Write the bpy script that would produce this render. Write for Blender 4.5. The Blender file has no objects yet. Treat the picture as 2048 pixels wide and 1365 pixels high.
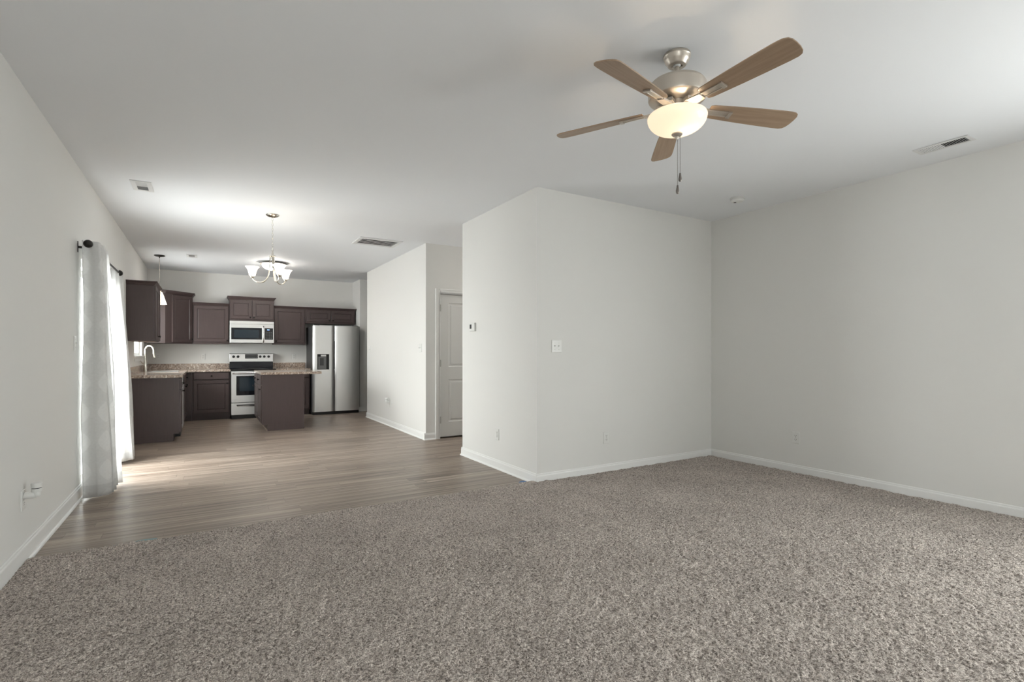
import bpy, math, random
import numpy as np
from mathutils import Vector
S = bpy.context.scene
COL = S.collection
PI = math.pi
sin, cos = math.sin, math.cos

# ---------------------------------------------------------------- camera
CAM_H = 1.203
cam = bpy.data.cameras.new('camera'); camo = bpy.data.objects.new('camera', cam); COL.objects.link(camo)
camo.location = (0, 0, CAM_H); camo.rotation_euler = (PI/2, 0, -0.5395)
cam.sensor_width = 36.0; cam.lens = 1024.84/2048*36; cam.shift_y = 25.02/2048
cam.clip_start = 0.05; cam.clip_end = 200
S.camera = camo
# ---------------------------------------------------------------- view + world (bright overcast sky and sunlit ground outside)
S.view_settings.view_transform = 'Standard'; S.view_settings.look = 'None'
S.view_settings.gamma = 1; S.view_settings.use_curve_mapping = False
S.view_settings.exposure = 0.3
S.cycles.use_denoising = True
S.cycles.max_bounces = 10; S.cycles.diffuse_bounces = 7; S.cycles.glossy_bounces = 4
S.cycles.transmission_bounces = 8; S.cycles.transparent_max_bounces = 12
S.cycles.sample_clamp_indirect = 10.0
S.cycles.caustics_reflective = False; S.cycles.caustics_refractive = False
W = bpy.data.worlds.new('world'); S.world = W; W.use_nodes = True
bg = W.node_tree.nodes['Background']; bg.inputs[0].default_value = (0.985, 0.985, 0.985, 1)
# the sky is far brighter towards the sunlit patio side (-X), most of all off the pale paving below the horizon
SKY, SUNNY, PAVING, EAST = 11.6, 1.7, 0.74, 1.5
_tc = W.node_tree.nodes.new('ShaderNodeTexCoord'); _sx = W.node_tree.nodes.new('ShaderNodeSeparateXYZ')
W.node_tree.links.new(_tc.outputs['Generated'], _sx.inputs[0])
def _mr(sock, a, b, c, d):
    n = W.node_tree.nodes.new('ShaderNodeMapRange'); n.interpolation_type = 'SMOOTHSTEP'
    for i, v in ((1, a), (2, b), (3, c), (4, d)): n.inputs[i].default_value = v
    W.node_tree.links.new(sock, n.inputs[0]); return n.outputs[0]
_m = W.node_tree.nodes.new('ShaderNodeMath'); _m.operation = 'MULTIPLY'
W.node_tree.links.new(_mr(_sx.outputs[0], -0.25, -0.8, SKY, SKY*SUNNY), _m.inputs[0])
W.node_tree.links.new(_mr(_sx.outputs[2], 0.05, -0.25, 1.0, PAVING), _m.inputs[1])
_e = W.node_tree.nodes.new('ShaderNodeMath'); _e.operation = 'MULTIPLY'
W.node_tree.links.new(_m.outputs[0], _e.inputs[0]); W.node_tree.links.new(_mr(_sx.outputs[0], 0.1, 0.7, 1.0, EAST), _e.inputs[1])  # east sky raised to strengthen the added side window
W.node_tree.links.new(_e.outputs[0], bg.inputs[1])

def portal(name, x, y, z, sx, sz, rot):
    l = bpy.data.lights.new(name, 'AREA'); l.shape = 'RECTANGLE'; l.size = sx; l.size_y = sz
    l.cycles.is_portal = True
    o = bpy.data.objects.new(name, l); COL.objects.link(o); o.location = (x, y, z); o.rotation_euler = rot
# daylight enters by the patio door, the sink window, a rear window and a side window added to brighten the left
DOOR_Y0, DOOR_Y1, DOOR_Z = 5.55, 7.0, 2.0
WIN_Y0, WIN_Y1, WIN_Z0, WIN_Z1 = 9.33, 10.38, 1.165, 2.12
REAR = [(-0.4, 0.2, 0.75, 2.15)]
SIDE_Y0, SIDE_Y1, SIDE_Z0, SIDE_Z1 = -1.35, 0.55, 0.55, 2.05
REAR_Y = -1.5
portal('patio_daylight', -1.06, (DOOR_Y0+DOOR_Y1)/2, DOOR_Z/2, DOOR_Z, DOOR_Y1-DOOR_Y0, (0, -PI/2, 0))
portal('sink_daylight', -1.06, (WIN_Y0+WIN_Y1)/2, (WIN_Z0+WIN_Z1)/2, WIN_Z1-WIN_Z0, WIN_Y1-WIN_Y0, (0, -PI/2, 0))
for a, b, c, d in REAR:
    portal('rear_daylight', (a+b)/2, REAR_Y-0.12, (c+d)/2, b-a, d-c, (PI/2, 0, 0))

portal('added_side_daylight', 5.057+0.13, (SIDE_Y0+SIDE_Y1)/2, (SIDE_Z0+SIDE_Z1)/2, SIDE_Z1-SIDE_Z0, SIDE_Y1-SIDE_Y0, (0, PI/2, 0))

def lamp(name, loc, power, r=0.03, color=(1, 0.80, 0.58)):
    l = bpy.data.lights.new(name, 'POINT'); l.energy = power; l.shadow_soft_size = r; l.color = color
    o = bpy.data.objects.new(name, l); COL.objects.link(o); o.location = loc
    return o

# ---------------------------------------------------------------- materials
def srgb(r, g, b):
    f = lambda c: (c/255/12.92) if c/255 <= 0.04045 else ((c/255+0.055)/1.055)**2.4
    return (f(r), f(g), f(b), 1)
MATS = {}
def mat(name, color=(0.8, 0.8, 0.8, 1), rough=0.5, metal=0.0, **kw):
    m = bpy.data.materials.new(name); m.use_nodes = True; MATS[name] = m
    b = m.node_tree.nodes['Principled BSDF']
    b.inputs['Base Color'].default_value = color; b.inputs['Roughness'].default_value = rough
    b.inputs['Metallic'].default_value = metal
    for k, v in kw.items(): b.inputs[k].default_value = v
    return m
def nd(m, t, **kw):
    n = m.node_tree.nodes.new(t)
    for k, v in kw.items(): setattr(n, k, v)
    return n
def lk(m, a, b): m.node_tree.links.new(a, b)
def bsdf(m): return m.node_tree.nodes['Principled BSDF']
def coords(m, scale=(1, 1, 1), kind='Object'):
    tc = nd(m, 'ShaderNodeTexCoord'); mp = nd(m, 'ShaderNodeMapping'); mp.inputs['Scale'].default_value = scale
    lk(m, tc.outputs[kind], mp.inputs[0]); return mp.outputs[0]
def noise(m, vec, scale, detail=4, rough=0.5):
    n = nd(m, 'ShaderNodeTexNoise'); n.inputs['Scale'].default_value = scale
    n.inputs['Detail'].default_value = detail; n.inputs['Roughness'].default_value = rough
    lk(m, vec, n.inputs['Vector']); return n.outputs['Fac']
def ramp(m, fac, stops, interp='LINEAR'):
    r = nd(m, 'ShaderNodeValToRGB'); r.color_ramp.interpolation = interp
    e = r.color_ramp.elements
    while len(e) < len(stops): e.new(0.5)
    for i, (p, c) in enumerate(stops): e[i].position = p; e[i].color = c
    lk(m, fac, r.inputs[0]); return r.outputs[0]
def bump(m, h, strength, dist=0.002):
    b = nd(m, 'ShaderNodeBump'); b.inputs['Strength'].default_value = strength; b.inputs['Distance'].default_value = dist
    lk(m, h, b.inputs['Height']); lk(m, b.outputs[0], bsdf(m).inputs['Normal']); return b
def mix(m, a, b, fac, mode='MIX'):
    n = nd(m, 'ShaderNodeMix', data_type='RGBA', blend_type=mode)
    n.inputs[0].default_value = fac if isinstance(fac, float) else 0.5
    if not isinstance(fac, float): lk(m, fac, n.inputs[0])
    for i, v in ((6, a), (7, b)):
        if isinstance(v, tuple): n.inputs[i].default_value = v
        else: lk(m, v, n.inputs[i])
    return n.outputs[2]

def wall_paint(name, c):
    m = mat(name, c, 0.75)
    v = coords(m); h = noise(m, v, 220, 3); bump(m, h, 0.06, 0.001)
    col = mix(m, c, tuple(x*0.97 for x in c[:3])+(1,), noise(m, v, 0.8, 2)); lk(m, col, bsdf(m).inputs['Base Color'])
    return m
M_wall = wall_paint('wall_paint', (0.745, 0.74, 0.72, 1))
M_ceil = wall_paint('ceiling_paint', (0.82, 0.835, 0.86, 1))
M_trim = mat('white_trim_paint', (0.80, 0.80, 0.79, 1), 0.35)
M_door = mat('white_door_paint', (0.70, 0.70, 0.685, 1), 0.42)
M_vinyl = mat('white_vinyl', (0.82, 0.83, 0.83, 1), 0.4)
M_plastic = mat('white_plastic', (0.74, 0.74, 0.72, 1), 0.35)
M_slot = mat('dark_slot', (0.03, 0.03, 0.03, 1), 0.6)
M_black = mat('black_plastic', (0.012, 0.012, 0.013, 1), 0.3)
M_dark = mat('duct_shade_black', (0.01, 0.01, 0.01, 1), 0.9)
M_bglass = mat('black_glass', (0.010, 0.011, 0.015, 1), 0.06)
M_wglass = mat('oven_window_glass', (0.02, 0.03, 0.04, 1), 0.05)
M_cooktop = mat('black_cooktop', (0.008, 0.008, 0.009, 1), 0.08)
M_bronze = mat('dark_bronze', (0.03, 0.028, 0.026, 1), 0.35, 0.8)
M_knob = mat('dark_knob_metal', (0.02, 0.018, 0.017, 1), 0.3, 0.7)
M_vent = mat('vent_white', (0.70, 0.70, 0.70, 1), 0.45)
M_lines = mat('control_markings', (0.35, 0.36, 0.38, 1), 0.5)
M_ring = mat('burner_ring', (0.05, 0.05, 0.055, 1), 0.2)
M_blue = mat('blue_tape', (0.08, 0.19, 0.42, 1), 0.7)
M_teal = mat('teal_tape', (0.20, 0.30, 0.32, 1), 0.7)
M_hinge = mat('hinge_metal', (0.45, 0.44, 0.42, 1), 0.35, 0.9)

def brushed(name, c, rough, sc, strength=0.03):
    m = mat(name, c, rough, 1.0)
    v = coords(m, sc); h = noise(m, v, 1.0, 4); bump(m, h, strength, 0.001)
    r = nd(m, 'ShaderNodeMapRange'); r.inputs[3].default_value = rough*0.85; r.inputs[4].default_value = rough*1.2
    lk(m, h, r.inputs[0]); lk(m, r.outputs[0], bsdf(m).inputs['Roughness'])
    return m
M_steel = brushed('brushed_stainless', (0.78, 0.78, 0.775, 1), 0.33, (2, 2, 150), 0.004)
M_steelh = brushed('polished_stainless', (0.64, 0.63, 0.62, 1), 0.18, (2, 2, 150), 0.006)
M_nickel = brushed('brushed_nickel', (0.56, 0.51, 0.45, 1), 0.34, (100, 100, 10), 0.005); bsdf(M_nickel).inputs['Metallic'].default_value = 0.72
M_fob = mat('dark_nickel', (0.20, 0.18, 0.165, 1), 0.3, 0.8)
M_chrome = mat('satin_nickel_bright', (0.72, 0.69, 0.63, 1), 0.18, 1.0)

def cabinet_mat():
    m = mat('espresso_cabinet', srgb(84, 71, 69), 0.42)
    bsdf(m).inputs['Specular IOR Level'].default_value = 0.5
    v = coords(m, (60, 60, 4)); h = noise(m, v, 1.0, 5, 0.6)
    lk(m, ramp(m, h, [(0.3, srgb(68, 55, 54)), (0.75, srgb(74, 61, 60))]), bsdf(m).inputs['Base Color'])
    bump(m, h, 0.03, 0.0005); return m
M_cab = cabinet_mat()
M_cabdark = mat('toe_kick_dark', srgb(48, 41, 39), 0.6)
M_cabunder = mat('cabinet_underside', srgb(150, 120, 105), 0.55)
def floor_mat():
    m = mat('vinyl_plank', (0.3, 0.25, 0.2, 1), 0.34)
    v = coords(m)
    sx = nd(m, 'ShaderNodeSeparateXYZ'); lk(m, v, sx.inputs[0])
    rw = nd(m, 'ShaderNodeMath', operation='DIVIDE'); lk(m, sx.outputs[1], rw.inputs[0]); rw.inputs[1].default_value = 0.145
    fl = nd(m, 'ShaderNodeMath', operation='FLOOR'); lk(m, rw.outputs[0], fl.inputs[0])
    wn = nd(m, 'ShaderNodeTexWhiteNoise', noise_dimensions='1D'); lk(m, fl.outputs[0], wn.inputs['W'])
    ad = nd(m, 'ShaderNodeMath', operation='MULTIPLY_ADD'); lk(m, wn.outputs['Value'], ad.inputs[0]); ad.inputs[1].default_value = 1.22; lk(m, sx.outputs[0], ad.inputs[2])
    cb = nd(m, 'ShaderNodeCombineXYZ'); lk(m, ad.outputs[0], cb.inputs[0]); lk(m, sx.outputs[1], cb.inputs[1]); v = cb.outputs[0]
    br = nd(m, 'ShaderNodeTexBrick'); br.offset = 0.0
    for k, x in (('Scale', 1.0), ('Mortar Size', 0.0022), ('Mortar Smooth', 0.3), ('Bias', 0.0), ('Brick Width', 1.22), ('Row Height', 0.145)):
        br.inputs[k].default_value = x
    br.inputs['Color1'].default_value = (0, 0, 0, 1); br.inputs['Color2'].default_value = (1, 1, 1, 1); br.inputs['Mortar'].default_value = (0.5, 0.5, 0.5, 1)
    lk(m, v, br.inputs['Vector'])
    # grain stretched along the planks, shifted per plank
    mp = nd(m, 'ShaderNodeMapping'); mp.inputs['Scale'].default_value = (0.7, 20, 1)
    off = nd(m, 'ShaderNodeVectorMath', operation='MULTIPLY_ADD'); lk(m, br.outputs['Color'], off.inputs[0])
    off.inputs[1].default_value = (7, 0, 5); lk(m, v, off.inputs[2]); lk(m, off.outputs[0], mp.inputs[0])
    g = noise(m, mp.outputs[0], 1.0, 6, 0.62)
    mp2 = nd(m, 'ShaderNodeMapping'); mp2.inputs['Scale'].default_value = (1.1, 62, 1); lk(m, off.outputs[0], mp2.inputs[0])
    g2 = noise(m, mp2.outputs[0], 1.0, 3, 0.6)
    c1 = ramp(m, g, [(0.30, srgb(106, 92, 80)), (0.5, srgb(148, 134, 122)), (0.70, srgb(172, 158, 145))])
    c2 = mix(m, c1, ramp(m, g2, [(0.34, (0.50, 0.47, 0.45, 1)), (0.52, (1.0, 1.0, 1.0, 1)), (0.70, (1.12, 1.12, 1.12, 1))]), 1.0, 'MULTIPLY')
    c3 = mix(m, c2, ramp(m, br.outputs['Color'], [(0.0, (0.80, 0.79, 0.78, 1)), (1.0, (1.10, 1.10, 1.10, 1))]), 1.0, 'MULTIPLY')
    mf = nd(m, 'ShaderNodeMath', operation='MULTIPLY'); lk(m, br.outputs['Fac'], mf.inputs[0]); mf.inputs[1].default_value = 0.3
    c4 = mix(m, c3, srgb(70, 60, 52), mf.outputs[0])
    lk(m, c4, bsdf(m).inputs['Base Color'])
    inv = nd(m, 'ShaderNodeMath', operation='MULTIPLY_ADD'); lk(m, br.outputs['Fac'], inv.inputs[0]); inv.inputs[1].default_value = -2.0; lk(m, g2, inv.inputs[2])
    bump(m, inv.outputs[0], 0.35, 0.001)
    r = nd(m, 'ShaderNodeMapRange'); r.inputs[3].default_value = 0.30; r.inputs[4].default_value = 0.48
    lk(m, g, r.inputs[0]); lk(m, r.outputs[0], bsdf(m).inputs['Roughness'])
    return m
M_floor = floor_mat()
def carpet_mat():
    m = mat('carpet_yarn', (0.3, 0.27, 0.24, 1), 0.95)
    bsdf(m).inputs['Specular IOR Level'].default_value = 0.1
    v = coords(m); f = noise(m, v, 170, 3, 0.75); f2 = noise(m, v, 82, 2, 0.6)
    c = ramp(m, f, [(0.32, srgb(108, 98, 91)), (0.5, srgb(200, 189, 181)), (0.66, srgb(246, 237, 229))])
    c2 = mix(m, c, ramp(m, f2, [(0.36, (0.42, 0.40, 0.39, 1)), (0.50, (1.0, 1.0, 1.0, 1)), (0.66, (1.18, 1.18, 1.18, 1))]), 0.85, 'MULTIPLY')  # darkens the low spots of the bump: shade between tufts put into colour
    big = noise(m, v, 2.2, 4, 0.6)
    c3 = mix(m, c2, ramp(m, big, [(0.35, (0.90, 0.90, 0.90, 1)), (0.65, (1.06, 1.06, 1.06, 1))]), 1.0, 'MULTIPLY')
    lk(m, c3, bsdf(m).inputs['Base Color']); hs = nd(m, 'ShaderNodeMath', operation='MULTIPLY_ADD'); lk(m, f2, hs.inputs[0]); hs.inputs[1].default_value = 2.2; lk(m, f, hs.inputs[2])
    bump(m, hs.outputs[0], 1.0, 0.008); return m
M_carpet = carpet_mat()
def granite_mat():
    m = mat('granite_laminate', (0.3, 0.25, 0.2, 1), 0.16)
    v = coords(m); n1 = noise(m, v, 9, 5, 0.65); n2 = noise(m, v, 42, 4, 0.75)
    vo = nd(m, 'ShaderNodeTexVoronoi'); vo.inputs['Scale'].default_value = 75; lk(m, v, vo.inputs['Vector'])
    base = ramp(m, n1, [(0.3, srgb(84, 76, 84)), (0.43, srgb(128, 110, 98)), (0.55, srgb(176, 156, 138)), (0.68, srgb(104, 90, 88))])
    sp = ramp(m, n2, [(0.36, srgb(32, 27, 32)), (0.44, srgb(140, 122, 110)), (0.56, srgb(176, 160, 146)), (0.64, srgb(242, 236, 226))])
    c = mix(m, base, sp, 0.68)
    c2 = mix(m, c, ramp(m, vo.outputs['Distance'], [(0.0, (0.55, 0.5, 0.5, 1)), (0.35, (1.1, 1.1, 1.1, 1))]), 0.5, 'MULTIPLY')
    lk(m, c2, bsdf(m).inputs['Base Color']); return m
M_granite = granite_mat()
def blade_mat():
    m = mat('weathered_oak_blade', srgb(140, 112, 86), 0.42)
    v = coords(m, (3, 55, 3), 'UV'); g = noise(m, v, 1.0, 6, 0.6)
    lk(m, ramp(m, g, [(0.25, srgb(138, 115, 94)), (0.55, srgb(156, 133, 111)), (0.8, srgb(167, 144, 121))]), bsdf(m).inputs['Base Color'])
    bump(m, g, 0.15, 0.0006); return m
M_blade = blade_mat()
def shade_mat(name, c, emit, trans=0.6, ecol=(1.0, 0.86, 0.68, 1)):
    m = bpy.data.materials.new(name); m.use_nodes = True; MATS[name] = m; nt = m.node_tree
    nt.nodes.remove(nt.nodes['Principled BSDF']); out = nt.nodes['Material Output']
    d = nd(m, 'ShaderNodeBsdfDiffuse'); t = nd(m, 'ShaderNodeBsdfTranslucent'); g = nd(m, 'ShaderNodeBsdfGlossy'); e = nd(m, 'ShaderNodeEmission')
    d.inputs[0].default_value = c; t.inputs[0].default_value = c; g.inputs['Roughness'].default_value = 0.15
    e.inputs[0].default_value = ecol; e.inputs[1].default_value = emit
    m1 = nd(m, 'ShaderNodeMixShader'); m1.inputs[0].default_value = trans; lk(m, d.outputs[0], m1.inputs[1]); lk(m, t.outputs[0], m1.inputs[2])
    m2 = nd(m, 'ShaderNodeMixShader'); m2.inputs[0].default_value = 0.05; lk(m, m1.outputs[0], m2.inputs[1]); lk(m, g.outputs[0], m2.inputs[2])
    a = nd(m, 'ShaderNodeAddShader'); lk(m, m2.outputs[0], a.inputs[0]); lk(m, e.outputs[0], a.inputs[1]); lk(m, a.outputs[0], out.inputs[0])
    return m
M_bowl = shade_mat('frosted_bowl_glass', (0.88, 0.83, 0.76, 1), 0.22, 0.6)
M_shade = shade_mat('frosted_shade_glass', (0.95, 0.94, 0.92, 1), 1.1)
M_flush = shade_mat('lit_flush_bowl_glass', (0.95, 0.94, 0.92, 1), 25.0, 0.6, (1.0, 0.96, 0.90, 1))
M_pend = shade_mat('pendant_shade_glass', (0.95, 0.94, 0.92, 1), 0.15)
def glass_mat():
    m = bpy.data.materials.new('window_glass'); m.use_nodes = True; nt = m.node_tree
    nt.nodes.remove(nt.nodes['Principled BSDF']); out = nt.nodes['Material Output']
    t = nd(m, 'ShaderNodeBsdfTransparent'); g = nd(m, 'ShaderNodeBsdfGlossy'); g.inputs['Roughness'].default_value = 0.02
    t.inputs[0].default_value = (0.95, 0.97, 0.96, 1)
    x = nd(m, 'ShaderNodeMixShader'); x.inputs[0].default_value = 0.06; lk(m, t.outputs[0], x.inputs[1]); lk(m, g.outputs[0], x.inputs[2]); lk(m, x.outputs[0], out.inputs[0])
    return m
M_glass = glass_mat()
def curtain_mat():
    m = bpy.data.materials.new('sheer_curtain'); m.use_nodes = True; nt = m.node_tree
    nt.nodes.remove(nt.nodes['Principled BSDF']); out = nt.nodes['Material Output']
    tc = nd(m, 'ShaderNodeTexCoord'); sp = nd(m, 'ShaderNodeSeparateXYZ'); lk(m, tc.outputs['UV'], sp.inputs[0])
    # ogee lattice: cos(u)+cos(v) motif, woven denser inside the motifs
    def trig(o, k):
        a = nd(m, 'ShaderNodeMath', operation='MULTIPLY'); lk(m, o, a.inputs[0]); a.inputs[1].default_value = k
        b = nd(m, 'ShaderNodeMath', operation='COSINE'); lk(m, a.outputs[0], b.inputs[0]); return b.outputs[0]
    a = nd(m, 'ShaderNodeMath', operation='ADD'); lk(m, trig(sp.outputs[0], 2*PI/0.17), a.inputs[0]); lk(m, trig(sp.outputs[1], 2*PI/0.24), a.inputs[1])
    f = ramp(m, a.outputs[0], [(0.30, (0, 0, 0, 1)), (0.48, (1, 1, 1, 1))])
    mp = nd(m, 'ShaderNodeMapping'); lk(m, tc.outputs['UV'], mp.inputs[0]); mp.inputs['Scale'].default_value = (60, 60, 1)
    n = noise(m, mp.outputs[0], 1.0, 3)
    col = mix(m, (0.90, 0.90, 0.895, 1), (0.97, 0.97, 0.965, 1), f)
    col = mix(m, col, ramp(m, n, [(0.3, (0.95, 0.95, 0.95, 1)), (0.7, (1, 1, 1, 1))]), 1.0, 'MULTIPLY')
    hem = ramp(m, sp.outputs[1], [(0.125, (0.90, 0.90, 0.90, 1)), (0.128, (1, 1, 1, 1))])
    col = mix(m, col, hem, 1.0, 'MULTIPLY')
    d = nd(m, 'ShaderNodeBsdfDiffuse'); t = nd(m, 'ShaderNodeBsdfTranslucent')
    lk(m, col, d.inputs[0]); lk(m, col, t.inputs[0])
    x = nd(m, 'ShaderNodeMixShader'); x.inputs[0].default_value = 0.6; lk(m, d.outputs[0], x.inputs[1]); lk(m, t.outputs[0], x.inputs[2])
    lk(m, x.outputs[0], out.inputs[0]); return m
M_curtain = curtain_mat()
def emis(name, c, s):
    m = mat(name, (0, 0, 0, 1), 0.4); bsdf(m).inputs['Emission Color'].default_value = c; bsdf(m).inputs['Emission Strength'].default_value = s; return m
M_display = emis('blue_display', (0.25, 0.45, 1, 1), 3.0)
M_bulb = emis('bulb_glow', (1, 0.85, 0.65, 1), 14.0)

# ---------------------------------------------------------------- mesh builder
class MB:
    def __init__(s):
        s.v = []; s.f = []; s.mi = []; s.m = 0; s.uv = {}; s.frame()
    def frame(s, O=(0, 0, 0), U=(1, 0, 0), V=(0, 1, 0), N=(0, 0, 1)):
        s.O, s.U, s.V, s.N = Vector(O), Vector(U), Vector(V), Vector(N); return s
    def p(s, a, b, c): 
        s.v.append(s.O+s.U*a+s.V*b+s.N*c); return len(s.v)-1
    def face(s, *i): s.f.append(tuple(i)); s.mi.append(s.m)
    def box(s, x0, x1, y0, y1, z0, z1):
        i = [s.p(x, y, z) for z in (z0, z1) for x, y in ((x0, y0), (x1, y0), (x1, y1), (x0, y1))]
        for q in ((3, 2, 1, 0), (4, 5, 6, 7), (0, 1, 5, 4), (1, 2, 6, 5), (2, 3, 7, 6), (3, 0, 4, 7)): s.face(*[i[k] for k in q])
        return s
    def prism(s, pts, z0, z1):          # polygon in UV extruded along N
        n = len(pts); a = [s.p(x, y, z0) for x, y in pts]; b = [s.p(x, y, z1) for x, y in pts]
        s.face(*a[::-1]); s.face(*b)
        for k in range(n): s.face(a[k], a[(k+1) % n], b[(k+1) % n], b[k])
        return s
    def rings(s, x0, x1, y0, y1, steps, cap=True):   # concentric rectangles (inset, height): panels
        loops = []
        for ins, h in steps:
            loops.append([s.p(x, y, h) for x, y in ((x0+ins, y0+ins), (x1-ins, y0+ins), (x1-ins, y1-ins), (x0+ins, y1-ins))])
        for A, B in zip(loops, loops[1:]):
            for k in range(4): s.face(A[k], A[(k+1) % 4], B[(k+1) % 4], B[k])
        if cap: s.face(*loops[-1])
        s.face(*loops[0][::-1]); return s
    def lathe(s, prof, seg=32, cx=0, cy=0, sx=1, sy=1, caps=True):   # axis = N
        L = []
        for r, z in prof:
            if r < 1e-6: L.append([s.p(cx, cy, z)])
            else: L.append([s.p(cx+sx*r*cos(2*PI*k/seg), cy+sy*r*sin(2*PI*k/seg), z) for k in range(seg)])
        for A, B in zip(L, L[1:]):
            for k in range(seg):
                k2 = (k+1) % seg
                if len(A) == 1 and len(B) == 1: continue
                if len(A) == 1: s.face(A[0], B[k], B[k2])
                elif len(B) == 1: s.face(A[k], B[0], A[k2])
                else: s.face(A[k], B[k], B[k2], A[k2])
        if caps:
            if len(L[0]) > 1: s.face(*L[0])
            if len(L[-1]) > 1: s.face(*L[-1][::-1])
        return s
    def tube(s, pts, r, seg=10, closed=False):
        P = [s.O+s.U*a+s.V*b+s.N*c for a, b, c in pts]; n = len(P); L = []
        up = Vector((0.13, 0.27, 0.95)).normalized()
        for i in range(n):
            if closed: t = P[(i+1) % n]-P[i-1]
            else: t = P[min(i+1, n-1)]-P[max(i-1, 0)]
            t.normalize(); a = t.cross(up)
            if a.length < 0.05: a = t.cross(Vector((1, 0, 0)))
            a.normalize(); b = t.cross(a); rr = r[i] if isinstance(r, (list, tuple)) else r
            ring = []
            for k in range(seg):
                s.v.append(P[i]+(a*cos(2*PI*k/seg)+b*sin(2*PI*k/seg))*rr); ring.append(len(s.v)-1)
            L.append(ring)
        m = n if closed else n-1
        for i in range(m):
            A, B = L[i], L[(i+1) % n]
            for k in range(seg): s.face(A[k], A[(k+1) % seg], B[(k+1) % seg], B[k])
        if not closed: s.face(*L[0][::-1]); s.face(*L[-1])
        return s
    def torus(s, c, R, r, axis='n', seg=16, sx=1.0, sy=1.0):
        pts = []
        for k in range(seg):
            t = 2*PI*k/seg; a, b = R*cos(t)*sx, R*sin(t)*sy
            pts.append({'n': (c[0]+a, c[1]+b, c[2]), 'u': (c[0], c[1]+a, c[2]+b), 'v': (c[0]+a, c[1], c[2]+b)}[axis])
        return s.tube(pts, r, 6, True)

def fixnormals(me):
    import bmesh
    bm = bmesh.new(); bm.from_mesh(me); bmesh.ops.recalc_face_normals(bm, faces=bm.faces); bm.to_mesh(me); bm.free()
def build(mb, name, mats, parent=None, bevel=0.0, smooth=None, label=None, origin=None, fix=True):
    if not isinstance(mats, (list, tuple)): mats = [mats]
    o0 = Vector(parent.matrix_world_origin) if False else Vector((0, 0, 0))
    q = parent
    while q is not None: o0 += Vector(q.location); q = q.parent
    if parent is None and origin is not None: o0 = Vector(origin)
    me = bpy.data.meshes.new(name); me.from_pydata([v-o0 for v in mb.v], [], mb.f)
    for m in mats: me.materials.append(m)
    me.polygons.foreach_set('material_index', mb.mi); me.update()
    if fix: fixnormals(me)
    o = bpy.data.objects.new(name, me); COL.objects.link(o)
    if parent is None: o.location = o0
    else: o.parent = parent
    if smooth is not None:
        me.polygons.foreach_set('use_smooth', [True]*len(me.polygons)); me.set_sharp_from_angle(angle=math.radians(smooth))
    if bevel:
        b = o.modifiers.new('bevel', 'BEVEL'); b.width = bevel; b.segments = 2; b.limit_method = 'ANGLE'
    if label: o['label'] = label
    return o
def thing(name, loc, label, cat, group=None):
    o = bpy.data.objects.new(name, None); COL.objects.link(o); o.location = loc; o.empty_display_size = 0.1
    o['label'] = label; o['category'] = cat
    if group: o['group'] = group
    return o
def tag(o, label, cat, group=None, kind=None):
    o['label'] = label; o['category'] = cat
    if group: o['group'] = group
    if kind: o['kind'] = kind
    return o
def struct(name, mb, m, bevel=0, smooth=None, parent=None, label=None, cat=None):
    o = build(mb, name, m, parent, bevel, smooth)
    if parent is None:
        o['kind'] = 'structure'
        if label: o['label'] = label; o['category'] = cat
    return o
def struct_root(name, loc, label, cat):
    o = thing(name, loc, label, cat); o['kind'] = 'structure'; return o

# ---------------------------------------------------------------- room shell
H = 2.74; XL = -0.895; YB = 11.33; XA = 2.62; YA = 3.93; YC = 5.52; XR = 5.057
XD = 2.63; YD = 6.723; YE = 9.73; XF = 2.75; YF = 10.73; XE = 6.2; CARPET_Y = 3.99
T = 0.12
struct('floor', MB().box(XL-T, XE+T, CARPET_Y-0.45, YB+T, -0.1, 0), M_floor, label='grey brown wood-look vinyl plank floor', cat='floor')
struct('ceiling', MB().box(XL-T, XE+T, REAR_Y-T, YB+T, H, H+0.1), M_ceil, label='flat white ceiling', cat='ceiling')
m = MB()
m.box(XL-T, XL, REAR_Y-T, DOOR_Y0, -0.1, H).box(XL-T, XL, DOOR_Y0, DOOR_Y1, DOOR_Z, H).box(XL-T, XL, DOOR_Y0, DOOR_Y1, -0.1, 0.0)
m.box(XL-T, XL, DOOR_Y1, WIN_Y0, -0.1, H).box(XL-T, XL, WIN_Y0, WIN_Y1, -0.1, WIN_Z0).box(XL-T, XL, WIN_Y0, WIN_Y1, WIN_Z1, H).box(XL-T, XL, WIN_Y1, YB+T, -0.1, H)
struct('wall_left', m, M_wall, label='light grey wall on the left with the patio door and sink window', cat='wall')
struct('wall_back', MB().box(XL, XF, YB, YB+T, -0.1, H), M_wall, label='light grey kitchen wall behind the range', cat='wall')
struct('wall_alcove', MB().box(XF, XE, YF, YB+T, -0.1, H), M_wall, label='light grey wall stub beside the refrigerator', cat='wall')
DX0, DX1, DZ = 2.842, 3.65, 2.045      # interior door opening
m = MB(); m.box(XD, DX0-0.02, YD, YE, -0.1, H).box(DX1+0.02, XE, YD, YE, -0.1, H).box(DX0-0.02, DX1+0.02, YD, YE, DZ+0.02, H).box(DX0-0.02, DX1+0.02, YD+0.12, YE, -0.1, DZ+0.02)
struct('wall_pantry', m, M_wall, label='light grey pantry wall block with the white panel door', cat='wall')
struct('wall_closet', MB().box(XA, XE, YA, YC, -0.1, H), M_wall, label='light grey closet block at the centre with thermostat and switch', cat='wall')
struct('wall_right', MB().box(XR, XR+T, REAR_Y-T, SIDE_Y0, -0.1, H).box(XR, XR+T, SIDE_Y1, YA, -0.1, H).box(XR, XR+T, SIDE_Y0, SIDE_Y1, -0.1, SIDE_Z0).box(XR, XR+T, SIDE_Y0, SIDE_Y1, SIDE_Z1, H), M_wall, label='light grey living room wall on the right', cat='wall')
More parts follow.
